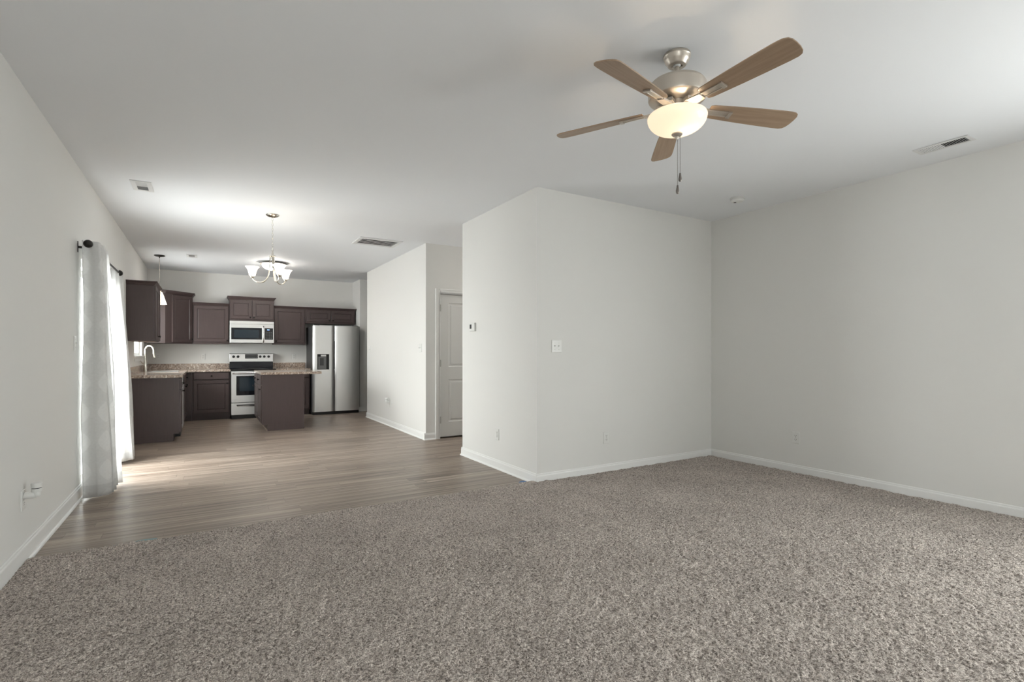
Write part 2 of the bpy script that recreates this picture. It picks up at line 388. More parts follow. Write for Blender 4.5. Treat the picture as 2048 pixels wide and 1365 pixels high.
struct('wall_hall', MB().box(XE, XE+T, YC, YB+T, -0.1, H), M_wall, label='wall closing the hallways on the right', cat='wall')
m = MB(); xs = XL
for a, b, c, d in REAR:
    m.box(xs, a, REAR_Y-T, REAR_Y, -0.1, H).box(a, b, REAR_Y-T, REAR_Y, -0.1, c).box(a, b, REAR_Y-T, REAR_Y, d, H); xs = b
m.box(xs, XR, REAR_Y-T, REAR_Y, -0.1, H)
struct('wall_rear', m, M_wall, label='light grey wall behind the camera with one window', cat='wall')

# windows behind the camera and over the sink, plus the added side window
def window(name, O, U, w, h, label, sill=True):
    root = struct_root(name, O, label, 'window'); N = Vector(U).cross(Vector((0, 0, 1)))
    f = MB().frame(O, U, (0, 0, 1), N)
    for a in ((0, w, 0, 0.05), (0, w, h-0.05, h), (0, 0.05, 0.05, h-0.05), (w-0.05, w, 0.05, h-0.05), (0.05, w-0.05, h/2-0.02, h/2+0.02)):
        f.box(a[0], a[1], a[2], a[3], -0.035, 0.035)
    build(f, 'window_frame', M_vinyl, root, 0.003)
    build(MB().frame(O, U, (0, 0, 1), N).box(0.05, w-0.05, 0.05, h-0.05, -0.003, 0.003), 'window_pane', M_glass, root)
    return root
for k, (a, b, c, d) in enumerate(REAR):
    window('window_%d' % (k+2), (a, REAR_Y-0.07, c), (1, 0, 0), b-a, d-c, 'white framed window in the wall behind the camera')
window('window_3', (XR+0.07, SIDE_Y0, SIDE_Z0), (0, 1, 0), SIDE_Y1-SIDE_Y0, SIDE_Z1-SIDE_Z0, 'added unseen window in the right wall, brightening the left side')
w1 = window('window_1', (XL-0.075, WIN_Y0, WIN_Z0), (0, 1, 0), WIN_Y1-WIN_Y0, WIN_Z1-WIN_Z0, 'white framed kitchen window above the sink')
sb = MB().box(XL-0.04, XL+0.03, WIN_Y0-0.04, WIN_Y1+0.04, WIN_Z0-0.02, WIN_Z0+0.004)
sb.box(XL+0.0005, XL+0.012, WIN_Y0-0.03, WIN_Y1+0.03, WIN_Z0-0.08, WIN_Z0-0.02)
build(sb, 'window_sill', M_trim, w1, 0.003)

# patio door: two glazed panels in a white frame
pd = struct_root('door_1', (XL-0.06, DOOR_Y0, 0), 'white framed sliding glass patio door behind the curtains', 'door')
m = MB().box(XL-0.10, XL-0.02, DOOR_Y0, DOOR_Y0+0.045, 0.0, DOOR_Z).box(XL-0.10, XL-0.02, DOOR_Y1-0.045, DOOR_Y1, 0.0, DOOR_Z)
m.box(XL-0.10, XL-0.02, DOOR_Y0+0.045, DOOR_Y1-0.045, DOOR_Z-0.05, DOOR_Z).box(XL-0.10, XL-0.02, DOOR_Y0+0.045, DOOR_Y1-0.045, 0.0, 0.035)
build(m, 'door_frame', M_vinyl, pd, 0.003)
ymid = (DOOR_Y0+DOOR_Y1)/2
for k, (a, b, x) in enumerate(((DOOR_Y0+0.045, ymid+0.03, XL-0.078), (ymid-0.03, DOOR_Y1-0.045, XL-0.045))):
    f = MB()
    f.box(x-0.014, x+0.014, a, a+0.06, 0.036, DOOR_Z-0.051).box(x-0.014, x+0.014, b-0.06, b, 0.036, DOOR_Z-0.051)
    f.box(x-0.014, x+0.014, a+0.06, b-0.06, 0.036, 0.11).box(x-0.014, x+0.014, a+0.06, b-0.06, DOOR_Z-0.11, DOOR_Z-0.051)
    so = build(f, 'door_sash', M_vinyl, pd, 0.002)
    build(MB().box(x-0.003, x+0.003, a+0.06, b-0.06, 0.11, DOOR_Z-0.11), 'glass_pane', M_glass, so)
build(MB().box(XL-0.028, XL-0.012, ymid-0.02, ymid+0.0, 0.92, 1.12), 'door_handle', M_plastic, pd, 0.003)

# interior door with two moulded panels
dr = struct_root('door_2', (DX0, YD, 0), 'white two-panel interior door in the hallway', 'door')
f = MB().frame((DX0+0.004, YD+0.025, 0.022), (1, 0, 0), (0, 0, 1), (0, -1, 0)); w = DX1-DX0-0.008; h = DZ-0.026
st = 0.135; z1, z2, z3, z4 = 0.205, 0.812, 0.99, 1.905
f.box(0, st, 0, h, -0.035, 0).box(w-st, w, 0, h, -0.035, 0).box(st, w-st, 0, z1, -0.035, 0).box(st, w-st, z2, z3, -0.035, 0).box(st, w-st, z4, h, -0.035, 0)
for a, b in ((z1, z2), (z3, z4)):
    f.rings(st, w-st, a, b, [(0, -0.03), (0, 0), (0.012, -0.009), (0.028, -0.010), (0.045, -0.003), (0.05, -0.003)])
build(f, 'door_slab', M_door, dr)
for z in (0.22, 1.02, 1.80):
    hb = MB().box(DX0-0.003, DX0+0.012, YD-0.012, YD+0.026, z, z+0.09); hb.frame((DX0+0.001, YD-0.012, z-0.004)).lathe([(0.006, 0), (0.006, 0.098)], 10)
    build(hb, 'door_hinge', M_hinge, dr)
hb = MB().frame((DX1-0.07, YD-0.0, 0.95), (1, 0, 0), (0, 0, 1), (0, -1, 0)).lathe([(0.028, -0.024), (0.028, -0.012), (0.01, -0.01), (0.01, 0.02), (0.026, 0.03), (0.026, 0.045), (0.0, 0.052)], 20)
build(hb, 'door_knob', M_nickel, dr, smooth=40)
m = MB()
cw = 0.062
def casing_piece(m, x0, x1, z0, z1, vert):
    m.box(x0, x1, YD-0.012, YD-0.0005, z0, z1)
    if vert: m.box(x0+(0.0 if vert < 0 else 0.045), x1-(0.045 if vert < 0 else 0.0), YD-0.018, YD-0.012, z0, z1)
    else: m.box(x0, x1, YD-0.018, YD-0.012, z1-0.018, z1)
casing_piece(m, DX0-0.01-cw, DX0-0.01, 0, DZ+0.01+cw, -1); casing_piece(m, DX1+0.01, DX1+0.01+cw, 0, DZ+0.01+cw, 1); casing_piece(m, DX0-0.01, DX1+0.01, DZ+0.01, DZ+0.01+cw, 0)
m.box(DX0-0.0195, DX0-0.001, YD-0.012, YD+0.11, 0, DZ+0.003).box(DX1+0.001, DX1+0.0195, YD-0.012, YD+0.11, 0, DZ+0.003).box(DX0-0.0195, DX1+0.0195, YD-0.012, YD+0.11, DZ+0.003, DZ+0.0195)
struct('trim_1', m, M_trim, 0.002, label='white casing around the hallway panel door', cat='door casing')

# baseboards: profile extruded along wall runs; (p0, p1, inward normal, shoe)
def baseboard(name, p0, p1, n, shoe, label, z=0.0, hh=0.094):
    d = Vector((p1[0]-p0[0], p1[1]-p0[1], 0)); L = d.length; d.normalize()
    m = MB().frame((p0[0]+n[0]*0.0005, p0[1]+n[1]*0.0005, z), (n[0], n[1], 0), (0, 0, 1), d)
    m.prism([(0, 0), (0.013, 0), (0.013, hh-0.025), (0.0115, hh-0.019), (0.008, hh-0.015), (0.0075, hh-0.006), (0.004, hh-0.0005), (0, hh)], 0, L)
    if shoe: m.prism([(0.013, 0), (0.027, 0), (0.0265, 0.006), (0.024, 0.011), (0.019, 0.015), (0.013, 0.0165)], 0, L)
    return struct(name, m, M_trim, label=label, cat='baseboard')
G = 0.013
baseboard('baseboard_left', (XL, REAR_Y), (XL, CARPET_Y), (1, 0), False, 'white baseboard along the carpet on the left wall', hh=0.118)
baseboard('baseboard_patio', (XL, CARPET_Y), (XL, DOOR_Y0), (1, 0), True, 'white baseboard between the carpet and the patio door', hh=0.118)
baseboard('baseboard_kitchen', (XL, DOOR_Y1), (XL, 8.395), (1, 0), True, 'white baseboard between the patio door and the cabinets')
baseboard('baseboard_closet_side', (XA, CARPET_Y), (XA, YC+G), (-1, 0), True, 'white baseboard below the thermostat wall')
baseboard('baseboard_closet_front', (XA-G, YA), (XR, YA), (0, -1), False, 'white baseboard of the closet wall facing the carpet')
baseboard('baseboard_closet_corner', (XA, YA), (XA, CARPET_Y), (-1, 0), False, 'short piece of white baseboard at the closet corner on the carpet')
baseboard('baseboard_closet_hall', (XA-G, YC), (XE, YC), (0, 1), True, 'white baseboard of the closet block in the hallway')
baseboard('baseboard_right', (XR, REAR_Y), (XR, YA-G), (-1, 0), False, 'white baseboard along the right living room wall')
baseboard('baseboard_pantry_hall', (XD-0.027, YD), (DX0-0.0105-cw, YD), (0, -1), True, 'short white baseboard left of the hallway door')
baseboard('baseboard_pantry_hall_end', (DX1+0.0105+cw, YD), (XE, YD), (0, -1), True, 'white baseboard right of the hallway door')
baseboard('baseboard_pantry', (XD, YD), (XD, YE+G), (-1, 0), True, 'white baseboard along the pantry wall with the plug-in')
baseboard('baseboard_pantry_back', (XD-G, YE), (XE, YE), (0, 1), True, 'white baseboard on the far side of the pantry block')
baseboard('baseboard_alcove', (XF-0.027, YF), (XE, YF), (0, -1), True, 'white baseboard on the wall stub beside the refrigerator')
baseboard('baseboard_rear', (XL+G, REAR_Y), (XR-G, REAR_Y), (0, 1), False, 'white baseboard behind the camera')

# ---------------------------------------------------------------- carpet
def lattice(x, y, s, seed):
    rng = np.random.RandomState(seed); G_ = rng.rand(4096)
    u = x/s; v = y/s; iu = np.floor(u).astype(np.int64); iv = np.floor(v).astype(np.int64); fu = u-iu; fv = v-iv
    fu = fu*fu*(3-2*fu); fv = fv*fv*(3-2*fv)
    hsh = lambda a, b: G_[((a*73856093) ^ (b*19349663)) & 4095]
    return (hsh(iu, iv)*(1-fu)+hsh(iu+1, iv)*fu)*(1-fv)+(hsh(iu, iv+1)*(1-fu)+hsh(iu+1, iv+1)*fu)*fv
def carpet():
    gx = np.arange(XL+0.008, XR-0.006, 0.005)
    gy = np.concatenate([np.arange(REAR_Y+0.01, 0.5, 0.03), np.arange(0.5, CARPET_Y+0.002, 0.005), [CARPET_Y+0.006, CARPET_Y+0.006]])
    X, Y = np.meshgrid(gx, gy); ny, nx = X.shape
    wx = X+0.012*(lattice(X, Y, 0.02, 1)-.5); wy = Y+0.012*(lattice(X, Y, 0.02, 2)-.5)
    h = 0.55*lattice(wx, wy, 0.0125, 3)+0.3*lattice(X, Y, 0.007, 4)+0.55*lattice(X, Y, 0.033, 5)+0.4*lattice(X, Y, 0.12, 6)+0.35*lattice(X, Y, 0.6, 7)
    Z = 0.003+0.0165*h
    jit = 0.007*(lattice(X, Y, 0.02, 8)-.5)+0.008*(lattice(X, Y, 0.15, 9)-.5)
    edge = np.clip((CARPET_Y-Y)/0.02, 0, 1); Z *= (0.45+0.55*np.sqrt(edge)); Y = Y+jit*(1-edge)
    Z[-1, :] = 0.0005
    # tucked down along the walls and the closet corner
    for dist in (X-XL-0.012, XR-0.012-X): Z *= 0.72+0.28*np.clip(dist/0.03, 0, 1)
    co = np.stack([X, Y, Z], -1).reshape(-1, 3)
    a = (np.arange(ny-1)[:, None]*nx+np.arange(nx-1)[None, :])
    inside = ((X[:-1, :-1] > XA-0.012) & (Y[:-1, :-1] > YA-0.016))
    a = a[~inside]
    quads = np.stack([a, a+1, a+1+nx, a+nx], -1).reshape(-1)
    me = bpy.data.meshes.new('carpet'); me.vertices.add(len(co)); me.vertices.foreach_set('co', co.reshape(-1).astype(np.float32))
    nf = len(quads)//4; me.loops.add(len(quads)); me.loops.foreach_set('vertex_index', quads.astype(np.int32))
    me.polygons.add(nf); me.polygons.foreach_set('loop_start', np.arange(nf, dtype=np.int32)*4)
    me.update(calc_edges=True); me.polygons.foreach_set('use_smooth', np.ones(nf, dtype=bool)); me.materials.append(M_carpet)
    o = bpy.data.objects.new('carpet', me); COL.objects.link(o)
    tag(o, 'taupe cut pile carpet covering the living room floor', 'carpet', kind='stuff')
struct('floor', MB().box(XL, XR, REAR_Y-T, CARPET_Y-0.45, -0.1, 0), M_floor, label='floor slab under the carpet', cat='floor')
carpet()
tag(build(MB().prism([(2.490, 3.985), (2.592, 3.985), (2.592, 4.075), (2.555, 4.10), (2.51, 4.07)], 0.0003, 0.0012), 'tape_scrap', M_blue), 'scrap of blue painter tape at the carpet edge by the closet corner', 'tape')
tag(build(MB().prism([(-0.52, 3.985), (-0.26, 3.985), (-0.27, 4.055), (-0.35, 4.065), (-0.40, 4.04), (-0.50, 4.03)], 0.0003, 0.0012), 'tape_scrap', M_teal), 'greenish blue tape scrap at the carpet edge in front of the curtains', 'tape')

# ---------------------------------------------------------------- wall plates
def plate(name, O, U, kind, label, cat, gang=1, group=None):
    U = Vector(U); N = U.cross(Vector((0, 0, 1))); N = Vector((N.x, N.y, 0)); O = Vector(O)+N*0.0005
    t = thing(name, O, label, cat, group)
    w = 0.070 if gang == 1 else 0.116; h = 0.116
    def F(): return MB().frame(O, U, (0, 0, 1), N)
    build(F().rings(-w/2, w/2, -h/2, h/2, [(0, 0), (0, 0.003), (0.003, 0.006), (0.01, 0.0065)]), 'cover_plate', M_plastic, t)
    if kind == 'outlet':
        for s in (-1, 1):
            f = F(); f.prism([(0.0165*cos(a), s*0.0195+0.0145*sin(a)) for a in [2*PI*k/16 for k in range(16)]], 0.006, 0.0085)
            f.m = 1; f.box(-0.0085, -0.0055, s*0.0195-0.001, s*0.0195+0.008, 0.0085, 0.0088).box(0.0055, 0.0085, s*0.0195-0.001, s*0.0195+0.008, 0.0085, 0.0088).box(-0.003, 0.003, s*0.0195-0.009, s*0.0195-0.005, 0.0085, 0.0088)
            build(f, 'receptacle', [M_plastic, M_slot], t)
        build(F().box(-0.003, 0.003, -0.003, 0.003, 0.0066, 0.008), 'screw', M_hinge, t)
    elif kind == 'switch':
        for k in range(gang):
            x = (k-(gang-1)/2)*0.046
            f = F(); f.box(x-0.005, x+0.005, -0.012, 0.012, 0.0064, 0.0074); f.prism([(x-0.004, -0.002), (x+0.004, -0.002), (x+0.004, 0.009), (x-0.004, 0.009)], 0.007, 0.017)
            build(f, 'toggle', M_plastic, t, 0.001)
            for sy in (0.028, -0.034): build(F().box(x-0.003, x+0.003, sy, sy+0.006, 0.0064, 0.0075), 'screw', M_hinge, t)
    return t
plate('light_switch', (2.842, YA, 1.271), (1, 0, 0), 'switch', 'double light switch on the closet wall facing the carpet', 'light switch', 2)
plate('wall_outlet', (3.453, YA, 0.358), (1, 0, 0), 'outlet', 'white outlet low on the closet wall facing the carpet', 'outlet')
plate('wall_outlet', (XR, 2.93, 0.363), (0, -1, 0), 'outlet', 'white outlet low on the right living room wall', 'outlet')
plate('wall_outlet', (XA, 4.67, 0.358), (0, -1, 0), 'outlet', 'white outlet low on the wall below the thermostat', 'outlet')
plate('light_switch', (XD, 6.93, 1.281), (0, -1, 0), 'switch', 'double light switch on the pantry wall nearest the hallway corner', 'light switch', 2)
plate('light_switch', (XD, 9.555, 1.278), (0, -1, 0), 'switch', 'single light switch at the far end of the pantry wall', 'light switch')
plate('wall_outlet', (XD, 8.33, 0.375), (0, -1, 0), 'outlet', 'white outlet low on the pantry wall behind the plug-in', 'outlet')
plate('light_switch', (XL, 5.30, 1.284), (0, 1, 0), 'switch', 'single light switch on the left wall beside the near curtain', 'light switch')
plate('wall_outlet', (XL, 3.94, 0.366), (0, 1, 0), 'outlet', 'white outlet low on the left wall behind the plug-in', 'outlet')
plate('wall_outlet', (-0.738, YB, 1.144), (1, 0, 0), 'outlet', 'white outlet on the kitchen wall beside the faucet', 'outlet')
plate('wall_outlet', (-0.035, YB, 1.142), (1, 0, 0), 'outlet', 'white outlet above the backsplash left of the range', 'outlet')
plate('wall_outlet', (1.565, YB, 1.140), (1, 0, 0), 'outlet', 'white outlet above the backsplash right of the range', 'outlet')

t = thing('thermostat', (XA-0.001, 5.22, 1.50), 'white thermostat with dark screen on the closet side wall', 'thermostat')
f = MB().frame((XA-0.0005, 5.225, 1.503), (0, -1, 0), (0, 0, 1), (-1, 0, 0)).rings(-0.062, 0.062, -0.048, 0.048, [(0, 0), (0, 0.018), (0.004, 0.024)])
build(f, 'thermostat_body', M_plastic, t, 0.002)
f = MB().frame((XA-0.0005, 5.225, 1.503), (0, -1, 0), (0, 0, 1), (-1, 0, 0)).box(-0.050, -0.006, -0.018, 0.030, 0.0242, 0.0255)
build(f, 'screen', M_black, t)
f = MB().frame((XA-0.0005, 5.225, 1.503), (0, -1, 0), (0, 0, 1), (-1, 0, 0)).box(-0.048, -0.008, -0.034, -0.026, 0.0242, 0.027)
build(f, 'button', M_plastic, t)

def freshener(O, U, side, label, s=1.0):
    U = Vector(U); N = U.cross(Vector((0, 0, 1))); O = Vector(O)+N*0.0095
    t = thing('air_freshener', O, label, 'air freshener')
    F = MB().frame(O, U, N, (0, 0, 1))   # U along wall, V = N out of wall, up
    b = MB().frame(O+Vector((0, 0, 0.018)), U, (0, 0, 1), N).lathe([(0.0, 0.0), (0.022*s, 0.0), (0.024*s, 0.004), (0.024*s, 0.045*s), (0.02*s, 0.06*s), (0.0, 0.062*s)], 24)
    build(b, 'plug_body', M_plastic, t, smooth=40)
    b = MB().frame(O+N*0.062*s+Vector((0, 0, 0.005)), U, N, (0, 0, 1)).lathe([(0.0, 0.0), (0.014*s, 0.0), (0.021*s, 0.008*s), (0.023*s, 0.02*s), (0.021*s, 0.032*s), (0.02*s, 0.034*s)], 24)
    build(b, 'oil_bottle', M_plastic, t, smooth=40)
    b = MB().frame(O+N*0.062*s+Vector((0, 0, 0.005)), U, N, (0, 0, 1)).lathe([(0.026*s, 0.035*s), (0.028*s, 0.036*s), (0.029*s, 0.058*s), (0.025*s, 0.0585*s), (0.025*s, 0.063*s), (0.029*s, 0.0635*s), (0.031*s, 0.093*s), (0.027*s, 0.097*s), (0.0, 0.098*s)], 28)
    build(b, 'vented_cap', M_plastic, t, smooth=40)
    b = MB().frame(O+N*0.062*s+Vector((0, 0, 0.005)), U, N, (0, 0, 1)).lathe([(0.0255*s, 0.0584*s), (0.0258*s, 0.0632*s)], 28, caps=False)
    build(b, 'vent_band', M_slot, t)
freshener((XL, 3.94, 0.372), (0, 1, 0), 1, 'white plug-in air freshener in the left wall outlet', 0.85)
freshener((XD, 8.33, 0.385), (0, -1, 0), 1, 'small white plug-in air freshener in the pantry wall outlet', 0.85)

# ---------------------------------------------------------------- ceiling vents, smoke detector
def vent(cx, cy, lx, ly, along, label, dark_half=None, nsl=None, border=0.022, tiltsign=1, cover=0.62, tilt=0.75, thick=0.007):
    t = thing('ceiling_vent', (cx, cy, H), label, 'ceiling vent')
    f = MB().frame((cx, cy, H-0.0005), (1, 0, 0), (0, -1, 0), (0, 0, -1))
    a, b = lx/2, ly/2
    for q in ((-a, a, -b, -b+border), (-a, a, b-border, b), (-a, -a+border, -b+border, b-border), (a-border, a, -b+border, b-border)): f.box(*q, 0, thick)
    build(f, 'vent_frame', M_vent, t, 0.002)
    build(MB().frame((cx, cy, H-0.0005), (1, 0, 0), (0, -1, 0), (0, 0, -1)).box(-a+border, a-border, -b+border, b-border, 0, 0.001), 'duct_shade_plate', M_dark, t)  # near-black plate on the solid ceiling, duct shade put into its colour
    f = MB()
    if along == 'x': L0, L1, w0, w1 = -b+border, b-border, -a+border, a-border; U, V = Vector((0, 1, 0)), Vector((1, 0, 0))
    else: L0, L1, w0, w1 = -a+border, a-border, -b+border, b-border; U, V = Vector((1, 0, 0)), Vector((0, 1, 0))
    n = nsl; step = (L1-L0)/n
    for k in range(n):
        c = L0+(k+0.5)*step
        tl = tilt if (dark_half is None) else (tilt if (k >= n/2) else -tilt)
        tl *= tiltsign
        nn = Vector((0, 0, -1)); d = (U*cos(tl)+nn*sin(tl)); e = V.cross(d)
        f.frame(Vector((cx, cy, H-0.0015-thick*0.55))+U*c, d, V, e); hw = step*0.46
        f.box(-hw*cover, hw*cover, w0, w1, -0.0006, 0.0006)
    build(f, 'louvers', M_vent, t)
    return t
vent(4.66, 1.605, 0.15, 0.33, 'x', 'long slim ceiling vent near the right wall', True, 22, 0.025)
vent(-0.495, 5.765, 0.16, 0.32, 'x', 'small white ceiling vent near the left wall', True, 8, 0.04, -1)
vent(2.035, 7.01, 0.58, 0.46, 'x', 'large return air grille on the ceiling near the pantry', None, 5, 0.045, -1, 0.86, 0.13, 0.012)
vent(-0.18, 9.50, 0.14, 0.25, 'x', 'tiny far ceiling vent beside the pendant lamp', True, 6, 0.03)
t = thing('smoke_detector', (4.506, 3.195, H), 'round white smoke detector on the ceiling near the far corner', 'smoke detector')
build(MB().frame((4.506, 3.195, H-0.0005), (1, 0, 0), (0, -1, 0), (0, 0, -1)).lathe([(0.0, 0), (0.068, 0.0), (0.07, 0.004), (0.07, 0.012), (0.064, 0.014)], 36), 'mounting_base', M_plastic, t, smooth=35)
build(MB().frame((4.506, 3.195, H-0.0005), (1, 0, 0), (0, -1, 0), (0, 0, -1)).lathe([(0.056, 0.0142), (0.056, 0.02), (0.062, 0.021), (0.062, 0.030), (0.05, 0.040), (0.02, 0.042), (0, 0.042)], 36), 'detector_cap', M_plastic, t, smooth=35)
build(MB().frame((4.506, 3.195, H-0.0005), (1, 0, 0), (0, -1, 0), (0, 0, -1)).box(-0.02, 0.0, -0.03, -0.012, 0.0422, 0.0445), 'test_button', M_slot, t)

# ---------------------------------------------------------------- cabinets
def panel_door(m, w, h, t=0.019, fr=0.055):       # in frame: u 0..w, v 0..h, n 0..t
    m.rings(0, w, 0, h, [(0, 0), (0, t-0.004), (0.004, t), (fr, t), (fr+0.004, t-0.010), (fr+0.010, t-0.010), (fr+0.018, t-0.006), (fr+0.03, t-0.006)])
def slab_front(m, w, h, t=0.019): m.rings(0, w, 0, h, [(0, 0), (0, t-0.005), (0.005, t), (0.02, t)])
def knob(parent, P, N):
    U = Vector((0, 0, 1)).cross(Vector(N))
    f = MB().frame(P, U, (0, 0, 1), N).lathe([(0.006, 0), (0.006, 0.012), (0.013, 0.018), (0.015, 0.024), (0.011, 0.030), (0.0, 0.032)], 14)
    build(f, 'knob', M_knob, parent, smooth=40)
def front(parent, O, U, w, h, N, name, kn=None):
    f = MB().frame(O, U, (0, 0, 1), N)
    (panel_door if (name == 'cabinet_door' and h > 0.2) else slab_front)(f, w, h)
    d = build(f, name, M_cab, parent)
    if kn: knob(d, Vector(O)+Vector(U)*kn[0]+Vector((0, 0, kn[1]))+Vector(N)*0.019, N)
    return d
def crown(parent, pts, z0, hgt, out, closed=False):   # pts = path in xy, outward = right side of travel
    m = MB(); n = len(pts)
    prof = [(0.0, 0.0), (0.006, 0.004), (out*0.45, hgt*0.45), (out*0.9, hgt*0.75), (out, hgt*0.8), (out, hgt), (0.0, hgt)]
    P = [Vector((p[0], p[1], 0)) for p in pts]; L = []
    for i in range(n):
        d0 = (P[i]-P[i-1]).normalized() if i > 0 else None; d1 = (P[i+1]-P[i]).normalized() if i < n-1 else None
        n0 = Vector((d0.y, -d0.x, 0)) if d0 else None; n1 = Vector((d1.y, -d1.x, 0)) if d1 else None
        if n0 is None: nn = n1
        elif n1 is None: nn = n0
        else:
            nn = (n0+n1); nn.normalize(); nn = nn/max(0.3, nn.dot(n0))
        ring = []
        for a, b in prof:
            m.v.append(P[i]+nn*a+Vector((0, 0, z0+b))); ring.append(len(m.v)-1)
        L.append(ring)
    k = len(prof)
    for A, B in zip(L, L[1:]):
        for j in range(k): m.face(A[j], A[(j+1) % k], B[(j+1) % k], B[j])
    m.face(*L[0]); m.face(*L[-1][::-1])
    build(m, 'crown_moulding', M_cab, parent)
def uppercase(t, m): build(m, 'cabinet_case', [M_cab, M_cabunder], t, 0.001)
g = 0.0006
# left wall cabinet
UX = -0.592
t = thing('wall_cabinet', (XL, 8.4, 1.37), 'dark brown wall cabinet on the left wall with its plain side facing the room', 'cabinet')
m = MB().box(XL+g, UX, 8.40, 9.25, 1.372, 2.135); m.m = 1; m.box(XL+0.02, UX-0.02, 8.42, 9.23, 1.3705, 1.3719); uppercase(t, m)
front(t, (UX+g, 8.415, 1.385), (0, 1, 0), 0.405, 0.735, (1, 0, 0), 'cabinet_door', (0.375, 0.06))
front(t, (UX+g, 8.83, 1.385), (0, 1, 0), 0.405, 0.735, (1, 0, 0), 'cabinet_door', (0.03, 0.06))
crown(t, [(XL+g, 9.2505), (UX+0.001, 9.2505), (UX+0.001, 8.399), (XL+g, 8.399)][::-1], 2.118, 0.056, 0.04)
# corner cabinet, diagonal front
CY0, CX1 = 10.64, -0.200
t = thing('corner_wall_cabinet', (XL, YB, 1.38), 'tall dark brown corner wall cabinet with a diagonal door', 'cabinet')
m = MB().prism([(XL+g, YB-g), (XL+g, CY0), (UX, CY0), (CX1, 11.025), (CX1, YB-g)], 1.382, 2.262); uppercase(t, m)
dv = Vector((CX1-UX, 11.025-CY0, 0)); dl = dv.length; dv.normalize(); dn = Vector((dv.y, -dv.x, 0))
front(t, Vector((UX, CY0, 1.40))+dv*0.125+dn*g, dv, dl-0.125-0.02, 0.83, dn, 'cabinet_door', (dl-0.145-0.03, 0.06))
crown(t, [(XL+g, CY0-0.0005), (UX, CY0-0.0005), (CX1, 11.0245), (CX1+0.0005, YB-g)], 2.245, 0.056, 0.04)
# wall cabinets along the back
FY = 11.022
def wallcab(x0, x1, z0, z1, doors, label, kn, ct, fy=FY, ends=True, crownpts=None):
    t = thing('wall_cabinet', (x0, YB, z0), label, 'cabinet')
    m = MB().box(x0+g, x1-g, fy, YB-g, z0, z1); uppercase(t, m)
    for (a, b), k in zip(doors, kn): front(t, (a, fy-g, z0+0.035), (1, 0, 0), b-a, z1-z0-0.065, (0, -1, 0), 'cabinet_door', k)
    crown(t, crownpts, z1-0.018, ct, 0.035)
    return t
wallcab(-0.199, 0.392, 1.382, 2.115, [(-0.180, 0.380)], 'dark brown wall cabinet left of the microwave', [(0.535, 0.03)], 0.045, crownpts=[(-0.198, FY-g), (0.391, FY-g)])
wallcab(0.392, 1.152, 1.822, 2.245, [(0.405, 0.768), (0.776, 1.139)], 'short raised dark brown cabinet above the microwave', [(0.335, 0.035), (0.028, 0.035)], 0.058, fy=10.975,
        crownpts=[(0.3915, YB-g), (0.3915, 10.9745), (1.1525, 10.9745), (1.1525, YB-g)])
wallcab(1.152, 1.735, 1.382, 2.115, [(1.165, 1.715)], 'dark brown wall cabinet between the microwave and the refrigerator cabinet', [(0.03, 0.03)], 0.045, crownpts=[(1.153, FY-g), (1.735, FY-g)])
wallcab(1.735, 2.722, 1.812, 2.115, [(1.765, 2.225), (2.237, 2.697)], 'short wide dark brown cabinet above the refrigerator', [(0.43, 0.035), (0.03, 0.035)], 0.045, crownpts=[(1.7352, FY-g), (2.7225, FY-g), (2.7225, YB-g)])

# base cabinets
BX = -0.303; BY = 10.722
def base(label, case, fronts, kick=None, loc=None, name='base_cabinet'):
    t = thing(name, loc, label, 'cabinet')
    m = MB()
    for c in case: m.box(*c)
    build(m, 'cabinet_case', M_cab, t, 0.001)
    if kick: build(MB().box(*kick), 'toe_kick', M_cabdark, t)
    for a in fronts: front(t, *a)
    return t
Xn = (1, 0, 0); Yn = (0, -1, 0)
base('dark brown base cabinet ending the sink run, plain side panel facing the room',
     [(XL+g, BX, 8.40, 8.865, 0.10, 0.873), (XL+g, BX-0.07, 8.40, 8.865, 0.0005, 0.10)],
     [((BX+g, 8.415, 0.71), (0, 1, 0), 0.435, 0.15, Xn, 'drawer_front', (0.2175, 0.075)),
      ((BX+g, 8.415, 0.125), (0, 1, 0), 0.435, 0.575, Xn, 'cabinet_door', (0.40, 0.54))], None, (BX, 8.40, 0))
base('dark brown sink base cabinet under the kitchen window',
     [(XL+g, BX, 9.485, 10.385, 0.10, 0.62), (XL+g, XL+0.02, 9.485, 10.385, 0.62, 0.873), (BX-0.02, BX, 9.485, 10.385, 0.62, 0.873), (XL+g, BX-0.07, 9.485, 10.385, 0.0005, 0.10)],
     [((BX+g, 9.50, 0.71), (0, 1, 0), 0.43, 0.15, Xn, 'drawer_front', None), ((BX+g, 9.94, 0.71), (0, 1, 0), 0.43, 0.15, Xn, 'drawer_front', None),
      ((BX+g, 9.50, 0.125), (0, 1, 0), 0.43, 0.575, Xn, 'cabinet_door', (0.40, 0.54)), ((BX+g, 9.94, 0.125), (0, 1, 0), 0.43, 0.575, Xn, 'cabinet_door', (0.03, 0.54))], None, (BX, 9.485, 0))
base('dark brown corner base cabinet in the kitchen corner',
     [(XL+g, BX, 10.387, BY, 0.10, 0.873), (XL+g, -0.206, BY, YB-g, 0.10, 0.873), (XL+g, BX-0.07, 10.387, BY, 0.0005, 0.10), (XL+g, -0.206, BY+0.07, YB-g, 0.0005, 0.10)],
     [((BX+g, 10.39, 0.71), (0, 1, 0), 0.30, 0.15, Xn, 'drawer_front', (0.15, 0.075)),
      ((BX+g, 10.39, 0.125), (0, 1, 0), 0.30, 0.575, Xn, 'cabinet_door', (0.04, 0.54))], None, (BX, 10.387, 0), 'corner_base_cabinet')
